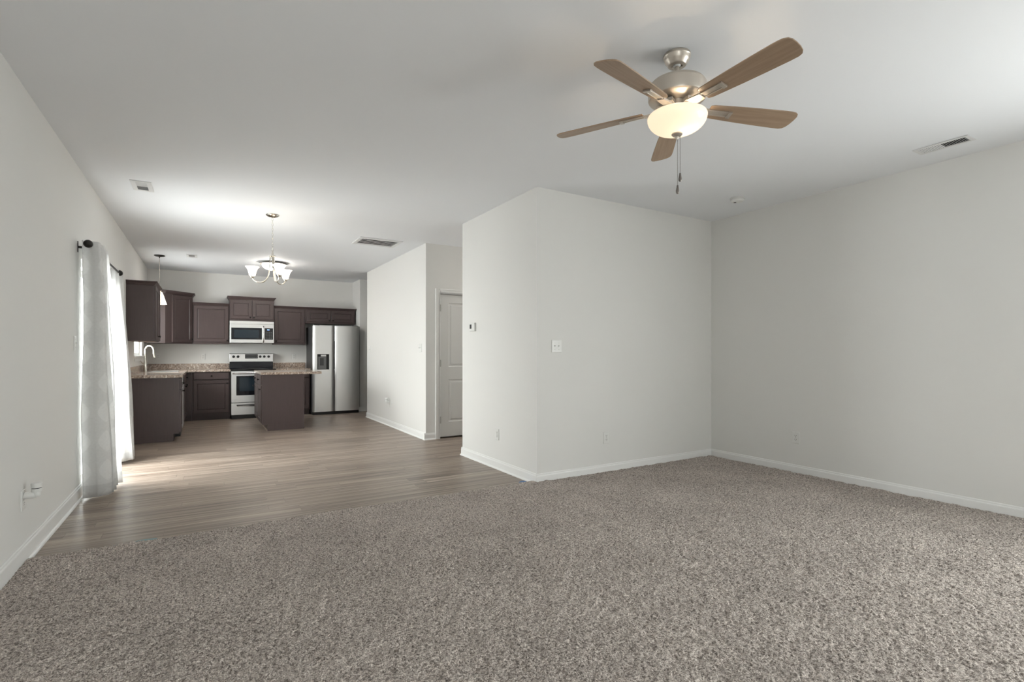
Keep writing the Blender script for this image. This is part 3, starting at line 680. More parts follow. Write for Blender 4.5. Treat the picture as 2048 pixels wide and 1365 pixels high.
base('dark brown base cabinet left of the range with one drawer above one door',
     [(-0.205, 0.396, BY, YB-g, 0.10, 0.873), (-0.205, 0.396, BY+0.07, YB-g, 0.0005, 0.10)],
     [((-0.180, BY-g, 0.735), (1, 0, 0), 0.555, 0.125, Yn, 'drawer_front', (0.2775, 0.0625)),
      ((-0.180, BY-g, 0.130), (1, 0, 0), 0.555, 0.585, Yn, 'cabinet_door', (0.525, 0.53))], None, (-0.205, BY, 0))
base('dark brown base cabinet hidden between the range and the refrigerator',
     [(1.166, 1.775, BY, YB-g, 0.10, 0.873), (1.166, 1.775, BY+0.07, YB-g, 0.0005, 0.10)],
     [((1.185, BY-g, 0.735), (1, 0, 0), 0.57, 0.125, Yn, 'drawer_front', (0.285, 0.0625)),
      ((1.185, BY-g, 0.130), (1, 0, 0), 0.57, 0.585, Yn, 'cabinet_door', (0.03, 0.53))], None, (1.166, BY, 0))
# countertops
SY0, SY1, SX0, SX1 = 9.60, 10.30, -0.745, -0.375
t = thing('countertop', (XL, 8.37, 0.874), 'speckled brown granite-look L-shaped countertop around the sink', 'countertop')
z0, z1 = 0.8735, 0.913
m = MB().box(XL+g, -0.265, 8.37, SY0, z0, z1).box(XL+g, SX0, SY0, SY1, z0, z1).box(SX1, -0.265, SY0, SY1, z0, z1).box(XL+g, -0.265, SY1, YB-g, z0, z1).box(-0.265, 0.398, 10.685, YB-g, z0, z1)
build(m, 'worktop', M_granite, t)
build(MB().box(XL+g, XL+0.02, 8.37, YB-g, z1+g, 1.013).box(XL+0.02, 0.398, YB-0.02, YB-g, z1+g, 1.013), 'backsplash', M_granite, t, 0.002)
t = thing('countertop', (1.162, 10.685, 0.874), 'short speckled granite-look countertop right of the range', 'countertop')
build(MB().box(1.162, 1.778, 10.685, YB-g, z0, z1), 'worktop', M_granite, t, 0.002)
build(MB().box(1.162, 1.778, YB-0.02, YB-g, z1+g, 1.018), 'backsplash', M_granite, t, 0.002)
# sink
t = thing('kitchen_sink', ((SX0+SX1)/2, (SY0+SY1)/2, z1), 'stainless double bowl sink set in the countertop below the window', 'sink')
m = MB()
for a, b in ((SY0+0.003, (SY0+SY1)/2-0.01), ((SY0+SY1)/2+0.01, SY1-0.003)):
    x0, x1 = SX0+0.003, SX1-0.003; bz = z1-0.19
    m.box(x0, x0+0.004, a, b, bz, z1+0.001).box(x1-0.004, x1, a, b, bz, z1+0.001).box(x0, x1, a, a+0.004, bz, z1+0.001).box(x0, x1, b-0.004, b, bz, z1+0.001).box(x0, x1, a, b, bz-0.003, bz)
build(m, 'bowl', M_steel, t)
m = MB(); e = 0.018
m.box(SX0-e, SX1+e, SY0-e, SY0+0.006, z1+g, z1+0.005).box(SX0-e, SX1+e, SY1-0.006, SY1+e, z1+g, z1+0.005).box(SX0-e, SX0+0.006, SY0, SY1, z1+g, z1+0.005).box(SX1-0.006, SX1+e, SY0, SY1, z1+g, z1+0.005).box(SX0, SX1, (SY0+SY1)/2-0.014, (SY0+SY1)/2+0.014, z1-0.004, z1+0.004)
build(m, 'rim', M_steelh, t)
# faucet
fx, fy = -0.822, 10.02
t = thing('kitchen_faucet', (fx, fy, z1), 'tall satin nickel gooseneck faucet behind the sink', 'faucet')
build(MB().frame((fx, fy, z1+g)).lathe([(0.0, 0), (0.028, 0), (0.028, 0.006), (0.024, 0.012), (0.024, 0.09), (0.021, 0.15), (0.0145, 0.19), (0.0145, 0.20), (0, 0.2)], 24), 'faucet_body', M_chrome, t, smooth=40)
pts = []; rr = []
R = 0.062; dx, dy = cos(-0.35), sin(-0.35)
for k in range(8): pts.append((0, 0, 0.19+k*0.02)); rr.append(0.0125)
for k in range(1, 15):
    a = PI*k/14; pts.append(((R-R*cos(a))*dx*1.0, (R-R*cos(a))*dy, 0.33+R*1.3*sin(a))); rr.append(0.0125)
build(MB().frame((fx, fy, z1)).tube(pts, rr, 14), 'spout', M_chrome, t, smooth=50)
ex, ey = 2*R*dx, 2*R*dy
sp = MB().frame((fx, fy, z1)).tube([(ex, ey, 0.329), (ex+0.001, ey, 0.29), (ex+0.008, ey, 0.25), (ex+0.012, ey, 0.225)], [0.013, 0.015, 0.019, 0.021], 16)
build(sp, 'spray_head', M_chrome, t, smooth=50)
build(MB().frame((fx, fy, z1)).tube([(-0.018, -0.006, 0.125), (-0.038, -0.016, 0.142), (-0.060, -0.03, 0.178)], [0.010, 0.009, 0.006], 10), 'handle', M_nickel, t, smooth=50)

# dishwasher
t = thing('dishwasher', (BX, 8.87, 0), 'stainless dishwasher built in between the end cabinet and sink cabinet', 'dishwasher')
build(MB().box(XL+0.02, BX-0.005, 8.869, 9.481, 0.0005, 0.872), 'tub', M_black, t)
build(MB().box(BX-0.004, BX+0.022, 8.872, 9.478, 0.115, 0.742), 'dishwasher_door', M_steel, t, 0.004)
build(MB().box(BX-0.004, BX+0.026, 8.872, 9.478, 0.748, 0.868), 'control_panel', M_steelh, t, 0.005)
# ---------------------------------------------------------------- range
t = thing('electric_range', (0.40, 10.62, 0), 'stainless electric range with black glass cooktop', 'range')
rx0, rx1 = 0.403, 1.157; rf = 10.625
build(MB().box(rx0, rx1, rf+0.03, 11.30, 0.06, 0.888), 'range_body', M_black, t)
m = MB().box(rx0, rx1, rf+0.005, 11.30, 0.889, 0.913); build(m, 'cooktop', M_cooktop, t, 0.003)
m = MB()
for cx_, cy_, r_ in ((0.60, 10.80, 0.10), (0.97, 10.82, 0.08), (0.60, 11.05, 0.075), (0.97, 11.04, 0.10)):
    build(MB().frame((cx_, cy_, 0.9132)).lathe([(r_, 0), (r_, 0.0004), (r_-0.004, 0.0004), (r_-0.004, 0)], 40, caps=False), 'burner_ring', M_ring, t)
m = MB().frame((rx0, rf+0.03, 0.305), (1, 0, 0), (0, 0, 1), (0, -1, 0)); w = rx1-rx0
m.rings(0, w, 0, 0.575, [(0, 0), (0, 0.024), (0.005, 0.03), (0.01, 0.03)])
od = build(m, 'oven_door', M_steel, t)
build(MB().frame((rx0, rf+0.03, 0.305), (1, 0, 0), (0, 0, 1), (0, -1, 0)).box(0.085, w-0.085, 0.13, 0.485, 0.0302, 0.032), 'window_surround', M_bglass, od)
build(MB().frame((rx0, rf+0.03, 0.305), (1, 0, 0), (0, 0, 1), (0, -1, 0)).box(0.135, w-0.135, 0.205, 0.46, 0.0322, 0.033), 'oven_window', M_wglass, od)
hb = MB().frame((rx0, rf+0.03, 0.305), (1, 0, 0), (0, 0, 1), (0, -1, 0))
hb.tube([(0.03, 0.532, 0.03), (0.035, 0.532, 0.06), (0.08, 0.533, 0.074), (0.2, 0.535, 0.078), (w/2, 0.536, 0.080), (w-0.2, 0.535, 0.078), (w-0.08, 0.533, 0.074), (w-0.035, 0.532, 0.06), (w-0.03, 0.532, 0.03)], 0.0135, 12)
build(hb, 'oven_handle', M_steelh, od, smooth=50)
m = MB().frame((rx0, rf+0.03, 0.075), (1, 0, 0), (0, 0, 1), (0, -1, 0)); m.rings(0, w, 0, 0.222, [(0, 0), (0, 0.022), (0.005, 0.028), (0.01, 0.028)])
dwr = build(m, 'storage_drawer', M_steel, t)
m = MB().frame((rx0, rf+0.03, 0.075), (1, 0, 0), (0, 0, 1), (0, -1, 0)); m.box(0.09, w-0.09, 0.165, 0.188, 0.0282, 0.029)
build(m, 'drawer_recess', M_slot, dwr)
m = MB().frame((rx0, rf+0.03, 0.075), (1, 0, 0), (0, 0, 1), (0, -1, 0)); m.prism([(0.10, 0.150), (w-0.10, 0.150), (w-0.10, 0.168), (0.10, 0.168)], 0.0282, 0.036)
build(m, 'drawer_handle', M_steelh, dwr, 0.003)
build(MB().box(rx0+0.01, rx1-0.01, rf+0.05, 11.2, 0.0005, 0.06), 'base_plinth', M_black, t)
by = 11.20
m = MB().box(rx0, rx1, by-0.004, 11.305, 0.9135, 1.045); build(m, 'backguard', M_bglass, t, 0.003)
m = MB().frame((0, 0, 0), (0, 1, 0), (0, 0, 1), (1, 0, 0)); m.prism([(by-0.012, 1.0455), (11.305, 1.0455), (11.305, 1.206), (by+0.02, 1.206), (by-0.002, 1.195), (by-0.012, 1.075)], rx0-0.002, rx1+0.002)
cp = build(m, 'control_panel', M_steel, t, 0.002)
build(MB().box(0.663, 0.885, by-0.018, by-0.006, 1.105, 1.188), 'display', M_black, cp)
m = MB()
for k in range(9):
    for r_ in range(2): m.box(0.675+k*0.0225, 0.675+k*0.0225+0.013, by-0.019, by-0.018, 1.12+r_*0.034, 1.126+r_*0.034)
m.m = 1; m.box(0.670, 0.880, by-0.0184, by-0.0181, 1.112, 1.168); build(m, 'touch_keypad', [M_lines, M_black], cp)
for kx in (0.468, 0.543, 0.928, 1.000, 1.078):
    build(MB().frame((kx, by-0.012, 1.143), (1, 0, 0), (0, 0, 1), (0, -1, 0)).lathe([(0.0, -0.002), (0.024, -0.002), (0.024, 0.006), (0.020, 0.010), (0.019, 0.026), (0.016, 0.028), (0, 0.028)], 24).box(-0.004, 0.004, -0.018, 0.018, 0.028, 0.034), 'burner_knob', M_black, cp, smooth=35)

# ---------------------------------------------------------------- microwave
t = thing('microwave_oven', (0.40, 10.93, 1.40), 'stainless over-the-range microwave under the short cabinet', 'microwave')
mx0, mx1, mf = 0.396, 1.148, 10.92
build(MB().box(mx0, mx1, mf+0.03, YB-0.005, 1.405, 1.8205), 'microwave_case', M_black, t)
F = lambda: MB().frame((mx0, mf+0.03, 1.405), (1, 0, 0), (0, 0, 1), (0, -1, 0))
W_ = mx1-mx0
build(F().box(0, W_, 0.357, 0.413, 0, 0.028), 'vent_strip', M_steel, t, 0.003)
f = F(); f.box(0, W_, 0, 0.355, 0, 0.026)
md = build(f, 'front_panel', M_steel, t, 0.003)
build(F().box(0.022, 0.540, 0.065, 0.285, 0.0262, 0.030), 'door_glass', M_bglass, md)
build(F().box(0.07, 0.49, 0.095, 0.245, 0.0302, 0.0306), 'door_window', M_wglass, md)
build(F().box(0.590, 0.734, 0.065, 0.285, 0.0262, 0.029), 'control_panel', M_black, md)
build(F().box(0.632, 0.672, 0.247, 0.262, 0.0291, 0.0296), 'clock_display', M_display, md)
f = F()
for r_ in range(6):
    for c_ in range(4): f.box(0.608+c_*0.029, 0.608+c_*0.029+0.014, 0.085+r_*0.024, 0.090+r_*0.024, 0.0291, 0.0294)
build(f, 'keypad', M_lines, md)
f = F(); f.tube([(0.565, 0.015, 0.026), (0.565, 0.022, 0.056), (0.565, 0.05, 0.066), (0.565, 0.18, 0.07), (0.565, 0.29, 0.066), (0.565, 0.318, 0.056), (0.565, 0.325, 0.026)], 0.0125, 12)
build(f, 'door_handle', M_steelh, md, smooth=50)
build(MB().box(0.60, 0.95, mf+0.05, mf+0.25, 1.396, 1.4045), 'grease_filter', M_black, t)

# ---------------------------------------------------------------- refrigerator
t = thing('refrigerator', (1.79, 10.5, 0), 'side by side stainless refrigerator with water dispenser', 'refrigerator')
fx0, fx1, ff = 1.790, 2.690, 10.505
M_fside = mat('refrigerator_side_grey', (0.045, 0.045, 0.047, 1), 0.45)
build(MB().box(fx0+0.004, fx1-0.004, ff+0.075, 11.27, 0.03, 1.735), 'refrigerator_body', M_fside, t, 0.004)
build(MB().box(fx0+0.01, fx1-0.01, ff+0.05, ff+0.5, 0.0005, 0.055), 'base_grille', M_black, t)
def fdoor(x0, x1, hole=None):
    m = MB(); n = 14; zt = 1.752; zb = 0.062
    # gently bowed face made of vertical strips
    def yy(x): u = (x-x0)/(x1-x0)*2-1; return ff+0.012*abs(u)**3.0 + (0.010 if abs(u) > 0.999 else 0)
    xs = [x0+(x1-x0)*k/n for k in range(n+1)]
    if hole: xs = sorted(set([x for x in xs if not (hole[0]-0.01 < x < hole[1]+0.01)]+[hole[0], hole[1]]))
    cols = {}
    zs = [zb, hole[2], hole[3], zt] if hole else [zb, zt]
    for x in xs:
        cols[x] = [m.p(x, yy(x), z) for z in zs]
    for a, b in zip(xs, xs[1:]):
        for k in range(len(zs)-1):
            if hole and k == 1 and a >= hole[0]-1e-6 and b <= hole[1]+1e-6: continue
            m.face(cols[a][k], cols[b][k], cols[b][k+1], cols[a][k+1])
    yb = ff+0.07
    back = [m.p(x0, yb, zb), m.p(x1, yb, zb), m.p(x1, yb, zt), m.p(x0, yb, zt)]
    m.face(*back[::-1])
    m.face(*([cols[x][0] for x in xs][::-1]+[back[0], back[1]])); m.face(*([cols[x][-1] for x in xs]+[back[2], back[3]]))
    m.face(*(cols[x0][::1]+[back[3], back[0]])); m.face(*(cols[x1][::-1]+[back[1], back[2]]))
    return m
hole = (1.872, 2.094, 0.888, 1.190)
fd = build(fdoor(fx0, 2.186, hole), 'freezer_door', M_steel, t, 0, 30)
m = MB(); x0, x1, za, zb_ = hole; d = 0.062
for q in ((x0, x1, ff+d-0.004, ff+d, za, zb_), (x0, x0+0.006, ff+0.001, ff+d, za, zb_), (x1-0.006, x1, ff+0.001, ff+d, za, zb_), (x0, x1, ff+0.001, ff+d, za, za+0.006), (x0, x1, ff+0.001, ff+d, zb_-0.006, zb_)): m.box(*q)
wd = build(m, 'water_dispenser', M_black, fd)
M_grey = mat('grey_dispenser_plastic', (0.16, 0.16, 0.16, 1), 0.35)
M_grey2 = mat('dark_grey_paddle', (0.05, 0.05, 0.05, 1), 0.4)
build(MB().box(x0+0.02, x1-0.05, ff+0.02, ff+0.05, za+0.01, zb_-0.05), 'dispenser_back', M_grey, fd, 0.003)
build(MB().box(x0+0.052, x1-0.10, ff+0.012, ff+0.02, za+0.08, zb_-0.075), 'dispenser_paddle', M_grey2, fd, 0.003)
build(MB().box(x0+0.07, x1-0.055, ff+0.006, ff+0.03, zb_-0.045, zb_-0.012), 'dispenser_nozzle', M_plastic, fd, 0.003)
rd = build(fdoor(2.204, fx1), 'refrigerator_door', M_steel, t, 0, 30)
for x0_, par in ((2.1865, fd), (2.1975, rd)):
    build(MB().box(x0_, x0_+0.006, ff+0.015, ff+0.05, 0.90, 1.45), 'handle_groove', M_black, par)
m = MB(); m.box(fx0+0.03, fx0+0.13, ff+0.03, ff+0.12, 1.7525, 1.765).box(fx1-0.13, fx1-0.03, ff+0.03, ff+0.12, 1.7525, 1.765)
build(m, 'hinge_cover', M_fside, t, 0.004)

# ---------------------------------------------------------------- island
t = thing('kitchen_island', (0.757, 8.77, 0), 'dark brown kitchen island cabinet with plain end panel', 'kitchen island')
ix0, ix1, iy0, iy1 = 0.757, 1.345, 8.77, 10.00
build(MB().box(ix0, ix1, iy0, iy1, 0.10, 0.873).box(ix0+0.07, ix1, iy0, iy1, 0.0005, 0.10), 'cabinet_case', M_cab, t, 0.001)
build(MB().box(ix1+g, ix1+0.017, iy0-0.006, iy1+0.006, 0.0005, 0.873), 'back_panel', M_cab, t, 0.001)
M_shoe = mat('light_shoe_strip', srgb(150, 135, 122), 0.5)
build(MB().box(ix0+0.062, ix0+0.07, iy0, iy1, 0.0005, 0.02), 'shoe_strip', M_shoe, t)
for a in (8.785, 9.395):
    front(t, (ix0-g, a+0.59, 0.715), (0, -1, 0), 0.59, 0.145, (-1, 0, 0), 'drawer_front', (0.295, 0.075))
    front(t, (ix0-g, a+0.59, 0.125), (0, -1, 0), 0.59, 0.575, (-1, 0, 0), 'cabinet_door', (0.04 if a > 9 else 0.55, 0.52))
t = thing('countertop', (0.735, 8.74, 0.874), 'speckled granite-look countertop overhanging the island', 'countertop')
build(MB().box(0.735, 1.625, 8.738, 10.04, 0.8735, 0.911), 'worktop', M_granite, t, 0.003)

# ---------------------------------------------------------------- curtains and rod
RX = -0.80; RZ = 2.078
t = thing('curtain_rod', (RX, 5.3, RZ), 'dark bronze curtain rod with ball finials over the patio door', 'curtain rod')
build(MB().tube([(RX, 5.28, RZ), (RX, 6.22, RZ)], 0.0115, 12).tube([(RX, 6.2, RZ), (RX, 6.93, RZ)], 0.0095, 12).tube([(RX, 6.19, RZ), (RX, 6.22, RZ)], 0.014, 12), 'rod', M_bronze, t, smooth=50)
for y, s in ((5.28, -1), (6.93, 1)):
    build(MB().frame((RX, y, RZ), (1, 0, 0), (0, 0, 1), (0, s, 0)).lathe([(0.0, 0), (0.016, 0), (0.016, 0.008), (0.012, 0.012)]+[(0.032*sin(a), 0.042-0.032*cos(a)) for a in [0.35+k*(PI-0.35)/10 for k in range(11)]], 24), 'finial', M_bronze, t, smooth=50)
for y in (5.42, 7.0 - 0.08):
    f = MB().box(XL+g, XL+0.004, y-0.012, y+0.012, RZ-0.045, RZ+0.045).box(XL+0.004, RX-0.008, y-0.005, y+0.005, RZ-0.012, RZ+0.006)
    f.frame((RX, y, RZ), (1, 0, 0), (0, 0, 1), (0, -1, 0)).torus((0, 0, 0), 0.015, 0.0035, 'n', 16)
    build(f, 'bracket', M_bronze, t)
def curtain(label, yt0, yt1, yb0, yb1, n, xt, at, xb, ab, ph, z0=0.03, z1=2.115, seed=1, flare=0.0):
    rnd = random.Random(seed); nu, nv = n*44, 44; mod = [rnd.uniform(-1, 1) for _ in range(12)]
    V = []; F_ = []; UV = []
    for j in range(nv+1):
        q = j/nv; z = z1+(z0-z1)*q; e = q**0.8
        # pinch at the rod
        acc = 0; prev = None; row = []
        for i in range(nu+1):
            s = i/nu; th = 2*PI*n*s+ph
            A = at+(ab-at)*e; A *= 1+0.12*sin(3.1*s*n+mod[0]*3)
            x = xt+(xb-xt)*e-A*cos(th)-0.22*A*cos(2*th+mod[1]+q*0.8)+0.010*math.copysign(abs(sin(3.5*th+mod[6]))**0.6, sin(3.5*th+mod[6]))*(0.5+0.5*q)+0.006*sin(9*q+mod[2]*5+7*s)
            y = (yt0+(yt1-yt0)*s)*(1-e)+(yb0+(yb1-yb0)*s)*e+0.018*sin(2*th+mod[3]+q)+0.01*sin(5*q+mod[4])*q
            x = max(x, XL+0.006)
            if abs(z-RZ) < 0.05: # sleeve over the rod
                pass
            P = (x, y, z+(0.006*sin(th*0.5+mod[5]) if j == nv else 0))
            if prev: acc += math.dist(prev, P)
            prev = P; V.append(P); UV.append((acc, z))
    for j in range(nv):
        for i in range(nu):
            a = j*(nu+1)+i; F_.append((a, a+1, a+nu+2, a+nu+1))
    me = bpy.data.meshes.new('curtain'); O = Vector((xb, (yb0+yb1)/2, 0))
    me.from_pydata([Vector(v)-O for v in V], [], F_); me.materials.append(M_curtain)
    uv = me.uv_layers.new(name='UVMap')
    for l in me.loops: uv.data[l.index].uv = UV[l.vertex_index]
    me.polygons.foreach_set('use_smooth', [True]*len(me.polygons))
    o = bpy.data.objects.new('curtain', me); COL.objects.link(o); o.location = O
    sd = o.modifiers.new('thickness', 'SOLIDIFY'); sd.thickness = 0.0012
    tag(o, label, 'curtain')
curtain('near white patterned sheer curtain gathered at the left end of the rod', 5.30, 5.84, 5.335, 5.90, 4, -0.784, 0.051, -0.752, 0.096, 0.0, seed=3)
curtain('far bright white sheer curtain gathered at the kitchen end of the rod', 6.82, 7.19, 6.88, 7.22, 3, -0.838, 0.036, -0.772, 0.080, 0.3, z0=0.035, seed=8)

# ---------------------------------------------------------------- ceiling fan
FX, FYY = 2.082, 1.825
t = thing('ceiling_fan', (FX, FYY, H), 'brushed nickel five-blade ceiling fan with lit glass bowl', 'ceiling fan')
L = lambda prof, seg=48: MB().frame((FX, FYY, 0)).lathe(prof, seg)
build(L([(0, 2.739), (0.066, 2.739), (0.068, 2.735), (0.068, 2.726), (0.065, 2.722), (0.063, 2.712), (0.058, 2.702), (0.049, 2.692), (0.046, 2.684), (0.042, 2.681), (0.027, 2.680), (0.024, 2.690), (0.0, 2.692)]), 'canopy', M_nickel, t, smooth=35)
build(L([(0.012, 2.690), (0.012, 2.575)], 16), 'downrod', M_nickel, t, smooth=35)
build(MB().frame((FX, FYY, 2.684)).lathe([(0.0, 0.012), (0.014, 0.009), (0.019, 0.0), (0.014, -0.006), (0.012, -0.007)], 20), 'hanger_ball', M_plastic, t, smooth=35)
build(L([(0, 2.600), (0.05, 2.602), (0.115, 2.597), (0.132, 2.591), (0.139, 2.582), (0.140, 2.577), (0.144, 2.574), (0.144, 2.516), (0.141, 2.509), (0.136, 2.506), (0.133, 2.504), (0.080, 2.496), (0.058, 2.494), (0, 2.494)], 64), 'motor_housing', M_nickel, t, smooth=30)
build(L([(0, 2.4935), (0.052, 2.4935), (0.052, 2.470), (0.057, 2.468), (0.057, 2.435), (0.044, 2.430), (0, 2.430)]), 'switch_housing', M_nickel, t, smooth=30)
# bowl (open at the top) and its finial
prof = [(0.1455, 2.424), (0.148, 2.418)]+[(0.148*cos(a)**0.85, 2.418-0.085*sin(a)) for a in [k*PI/2/16 for k in range(1, 16)]]+[(0.012, 2.333)]
inner = [(max(r-0.003, 0.001), z+0.003) for r, z in prof[::-1]]
build(MB().frame((FX, FYY, 0)).lathe(prof+inner, 64, caps=False), 'light_bowl', M_bowl, t, smooth=60)
build(L([(0, 2.338), (0.027, 2.336), (0.028, 2.329), (0.020, 2.321), (0.009, 2.318), (0.0085, 2.311), (0.005, 2.304), (0, 2.303)], 24), 'finial', M_nickel, t, smooth=40)
bl = build(MB().frame((FX+0.02, FYY-0.03, 2.378)).lathe([(0.03*sin(a), -0.03*cos(a)) for a in [k*PI/10 for k in range(11)]], 16), 'light_bulb', M_bulb, t, smooth=60)
def blade(ang):
    ca, sa = cos(ang), sin(ang); P0 = Vector((FX, FYY, 2.468)); pit = math.radians(-13)
    R_ = Vector((ca, sa, -0.035)).normalized(); Tn = Vector((-sa, ca, 0)); Tp = (Tn*cos(pit)+Vector((0, 0, 1))*sin(pit)); Nn = R_.cross(Tp)
    m = MB().frame(P0, R_, Tp, Nn)
    # outline: narrow root, widening, asymmetric rounded tip
    up = [(0.17, 0.040), (0.19, 0.047), (0.26, 0.052), (0.36, 0.058), (0.48, 0.063), (0.58, 0.066), (0.618, 0.0655), (0.637, 0.059), (0.648, 0.045), (0.655, 0.02)]
    dn = [(0.658, -0.01), (0.657, -0.036), (0.649, -0.053), (0.634, -0.0625), (0.61, -0.0655), (0.58, -0.066), (0.48, -0.063), (0.36, -0.058), (0.26, -0.052), (0.19, -0.047), (0.17, -0.040)]
    pts = up+dn
    m.prism(pts[::-1], -0.0028, 0.0028)
    b = build(m, 'fan_blade', M_blade, t, 0.0012)
    uv = b.data.uv_layers.new(name='UVMap')
    for l in b.data.loops:
        v = b.data.vertices[l.vertex_index].co + Vector((FX, FYY, H)) - P0; uv.data[l.index].uv = (v.dot(R_)+ang, v.dot(Tp)+ang*0.7)
    # blade iron: arm from the motor and a long channelled bracket under the blade
    m = MB().frame(P0, R_, Tp, Nn)
    m.box(0.165, 0.285, -0.0185, -0.0125, -0.0095, -0.0031).box(0.165, 0.285, 0.0125, 0.0185, -0.0095, -0.0031).box(0.165, 0.285, -0.0125, 0.0125, -0.0065, -0.0031)
    m.box(0.278, 0.298, -0.0215, 0.0215, -0.013, -0.0031)
    m.prism([(0.095, -0.028), (0.17, -0.022), (0.17, 0.022), (0.095, 0.028)], -0.012, -0.0031)
    m.frame(Vector((FX, FYY, 2.472)), Vector((ca, sa, 0)), Tn, (0, 0, 1)).prism([(0.05, -0.018), (0.10, -0.026), (0.10, 0.026), (0.05, 0.018)], -0.006, 0.012)
    build(m, 'blade_bracket', M_nickel, b, 0.001)
for k in range(5): blade(math.radians(50+72*k))
def pull(x, y, z0, z1, parent):
    m = MB(); z = z0; n = int((z0-z1)/0.0048)
    for k in range(n):
        zz = z0-(k+0.5)*(z0-z1)/n
        m.frame((x, y, zz)).lathe([(0, -0.0019), (0.0016, -0.001), (0.0016, 0.001), (0, 0.0019)], 6)
    m.frame().tube([(x, y, z0), (x, y, z1)], 0.0006, 5)
    c = build(m, 'pull_chain', M_fob, parent)
    f = MB().frame((x, y, z1-0.044)).lathe([(0, 0), (0.005, 0.001), (0.0085, 0.008), (0.0085, 0.016), (0.0055, 0.034), (0.0045, 0.044), (0, 0.046)], 18)
    build(f, 'pull_fob', M_fob, c, smooth=50)
RT = Vector((cos(-0.5395), sin(-0.5395), 0))
pull(FX+0.004, FYY+0.0, 2.303, 2.069, t)
q = Vector((FX, FYY, 0))+RT*0.016
pull(q.x, q.y, 2.330, 2.131, t)

# ---------------------------------------------------------------- chandelier
CX, CYY = 0.640, 6.232
t = thing('chandelier', (CX, CYY, H), 'three-light satin nickel chandelier with white bell shades', 'chandelier')
L = lambda prof, seg=32: MB().frame((CX, CYY, 0)).lathe(prof, seg)
build(L([(0, 2.739), (0.066, 2.739), (0.068, 2.734), (0.055, 2.722), (0.03, 2.713), (0.008, 2.709), (0, 2.709)]), 'canopy', M_chrome, t, smooth=40)
m = MB(); z = 2.705; k = 0
while z > 2.345:
    m.frame((CX, CYY, z-0.016)).torus((0, 0, 0), 0.0125, 0.0018, 'u' if k % 2 else 'v', 12, 0.62, 1.35); z -= 0.0285; k += 1
build(m, 'chain', M_chrome, t, smooth=60)
build(L([(0, 2.345), (0.006, 2.343), (0.008, 2.32), (0.012, 2.31), (0.012, 2.292), (0.032, 2.288), (0.035, 2.280), (0.02, 2.274), (0.008, 2.268), (0.006, 2.15), (0.0, 2.145)]), 'hub', M_chrome, t, smooth=40)
def bell(x, y, z):
    pr = [(0.024, 0), (0.029, 0.004), (0.034, 0.02), (0.040, 0.045), (0.047, 0.068), (0.057, 0.088), (0.072, 0.103)]
    return MB().frame((x, y, z)).lathe(pr+[(r-0.002, zz+0.001) for r, zz in pr[::-1]], 36, caps=False)
for a in (163.1, 43.1, -76.9):
    a = math.radians(a); c_, s_ = cos(a), sin(a); Rr = 0.205
    m = MB().frame((CX, CYY, 0), (c_, s_, 0), (-s_, c_, 0), (0, 0, 1))
    P = [(0.018, 0, 2.282), (0.024, 0, 2.25), (0.028, 0, 2.18), (0.036, 0, 2.09), (0.056, 0, 2.03), (0.09, 0, 1.995), (0.128, 0, 1.985), (0.165, 0, 1.995), (0.192, 0, 2.015), (Rr, 0, 2.035)]
    # smooth it
    Q = []
    for i in range(len(P)-1):
        p0, p1, p2, p3 = P[max(i-1, 0)], P[i], P[i+1], P[min(i+2, len(P)-1)]
        for j in range(4):
            u = j/4; Q.append(tuple(0.5*((2*p1[d])+(-p0[d]+p2[d])*u+(2*p0[d]-5*p1[d]+4*p2[d]-p3[d])*u*u+(-p0[d]+3*p1[d]-3*p2[d]+p3[d])*u**3) for d in range(3)))
    Q.append(P[-1])
    ar = build(m.tube(Q, 0.0062, 10), 'arm', M_chrome, t, smooth=60)
    x, y = CX+Rr*c_, CYY+Rr*s_
    build(MB().frame((x, y, 2.030)).lathe([(0, 0), (0.010, 0), (0.020, 0.006), (0.024, 0.016), (0.024, 0.024), (0.0, 0.026)], 20), 'socket_cup', M_chrome, ar, smooth=40)
    build(bell(x, y, 2.054), 'glass_shade', M_shade, ar, smooth=60)
    build(MB().frame((x, y, 2.095)).lathe([(0.024*sin(b), -0.028*cos(b)) for b in [k*PI/8 for k in range(9)]], 14), 'light_bulb', M_bulb, ar, smooth=60)

# flush mount light over the kitchen
QX, QY = 0.985, 9.50
t = thing('flush_mount_light', (QX, QY, H), 'flush mount bowl light on the kitchen ceiling behind the chandelier', 'ceiling light')
L = lambda prof, seg=48: MB().frame((QX, QY, 0)).lathe(prof, seg)
build(L([(0, 2.7395), (0.14, 2.7395), (0.15, 2.735), (0.185, 2.725), (0.205, 2.712), (0.205, 2.704), (0.17, 2.700), (0.165, 2.705), (0.0, 2.708)]), 'light_pan', M_nickel, t, smooth=35)
pr = [(0.168*cos(a)**0.7, 2.700-0.085*sin(a)) for a in [k*PI/2/12 for k in range(0, 12)]]+[(0.012, 2.614)]
build(MB().frame((QX, QY, 0)).lathe(pr+[(max(r-0.003, 0.001), z+0.003) for r, z in pr[::-1]], 48, caps=False), 'glass_bowl', M_flush, t, smooth=60)
build(L([(0, 2.618), (0.016, 2.616), (0.014, 2.608), (0.006, 2.602), (0, 2.600)], 20), 'finial', M_nickel, t, smooth=40)
lamp('flush_lamp', (QX, QY, 2.665), 10, 0.04, (1, 0.95, 0.9))

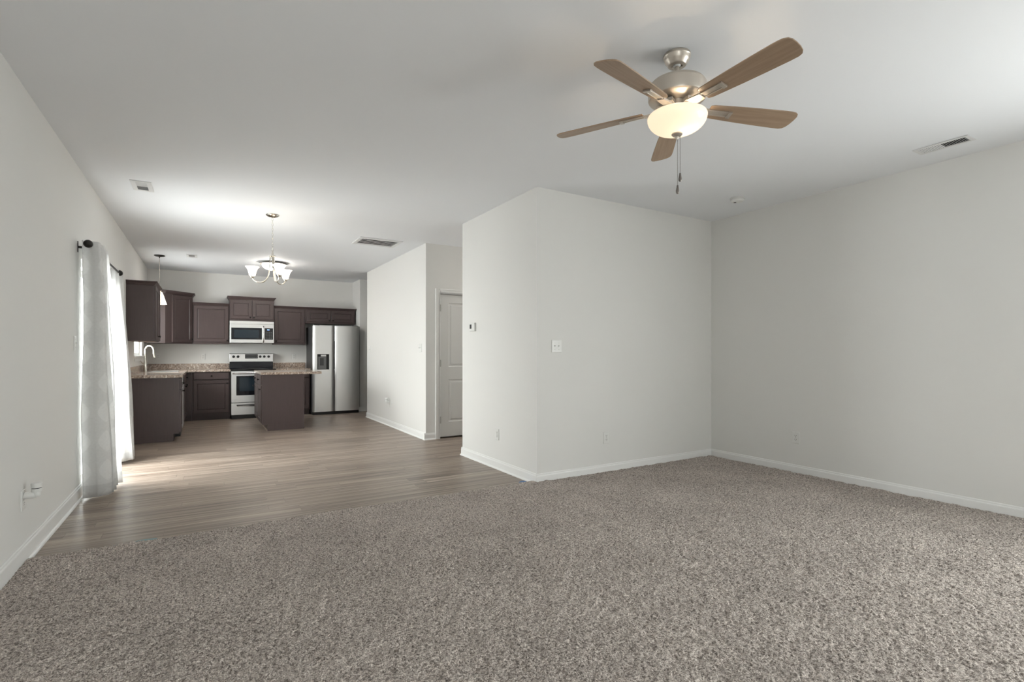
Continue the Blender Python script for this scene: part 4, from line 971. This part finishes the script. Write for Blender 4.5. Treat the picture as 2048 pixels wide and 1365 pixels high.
# unseen hallway light added to lift the hall, round the corner
t = thing('flush_mount_light', (4.3, 6.12, H), 'added unseen flush mount light brightening the hallway behind the closet block', 'ceiling light')
build(MB().frame((4.3, 6.12, 0)).lathe([(0, 2.7395), (0.16, 2.7395), (0.165, 2.715), (0.15, 2.705), (0, 2.708)], 40), 'light_pan', M_nickel, t, smooth=35)
build(MB().frame((4.3, 6.12, 0)).lathe([(0.148*cos(a)**0.7, 2.704-0.08*sin(a)) for a in [k*PI/2/12 for k in range(0, 12)]]+[(0.002, 2.624)], 40, caps=False), 'glass_bowl', M_flush, t, smooth=60)
lamp('hall_fill_lamp', (4.3, 6.12, 2.665), 8, 0.04, (1, 0.97, 0.93))

# pendant over the sink
PX, PY = -0.613, 9.709
t = thing('pendant_lamp', (PX, PY, H), 'small white glass pendant lamp over the sink', 'pendant lamp')
build(MB().frame((PX, PY, 0)).lathe([(0, 2.7395), (0.072, 2.7395), (0.074, 2.733), (0.06, 2.724), (0.02, 2.716), (0.007, 2.712), (0.006, 2.70), (0, 2.70)], 28), 'canopy', M_bronze, t, smooth=40)
build(MB().tube([(PX, PY, 2.705), (PX, PY, 2.235)], 0.0032, 8), 'stem', M_fob, t)
build(MB().frame((PX, PY, 0)).lathe([(0, 2.238), (0.010, 2.236), (0.022, 2.21), (0.026, 2.17), (0, 2.17)], 20), 'socket', M_nickel, t, smooth=40)
pr = [(0.030, 2.168), (0.040, 2.155), (0.055, 2.11), (0.070, 2.06), (0.085, 2.01), (0.098, 1.975)]
build(MB().frame((PX, PY, 0)).lathe(pr+[(r-0.003, z) for r, z in pr[::-1]], 36, caps=False), 'glass_shade', M_pend, t, smooth=60)
build(MB().frame((PX, PY, 2.085)).lathe([(0.026*sin(b), -0.03*cos(b)) for b in [k*PI/8 for k in range(9)]], 14), 'light_bulb', M_bulb, t, smooth=60)

# lamps' own light (bulbs inside the glass)
lamp('fan_lamp', (FX+0.02, FYY-0.03, 2.372), 24, 0.028, (1, 0.76, 0.50))
for a in (163.1, 43.1, -76.9):
    a = math.radians(a); lamp('chandelier_lamp', (CX+0.205*cos(a), CYY+0.205*sin(a), 2.145), 0.5, 0.02, (1, 0.88, 0.74))
lamp('pendant_lamp_light', (PX, PY, 2.04), 5, 0.02)
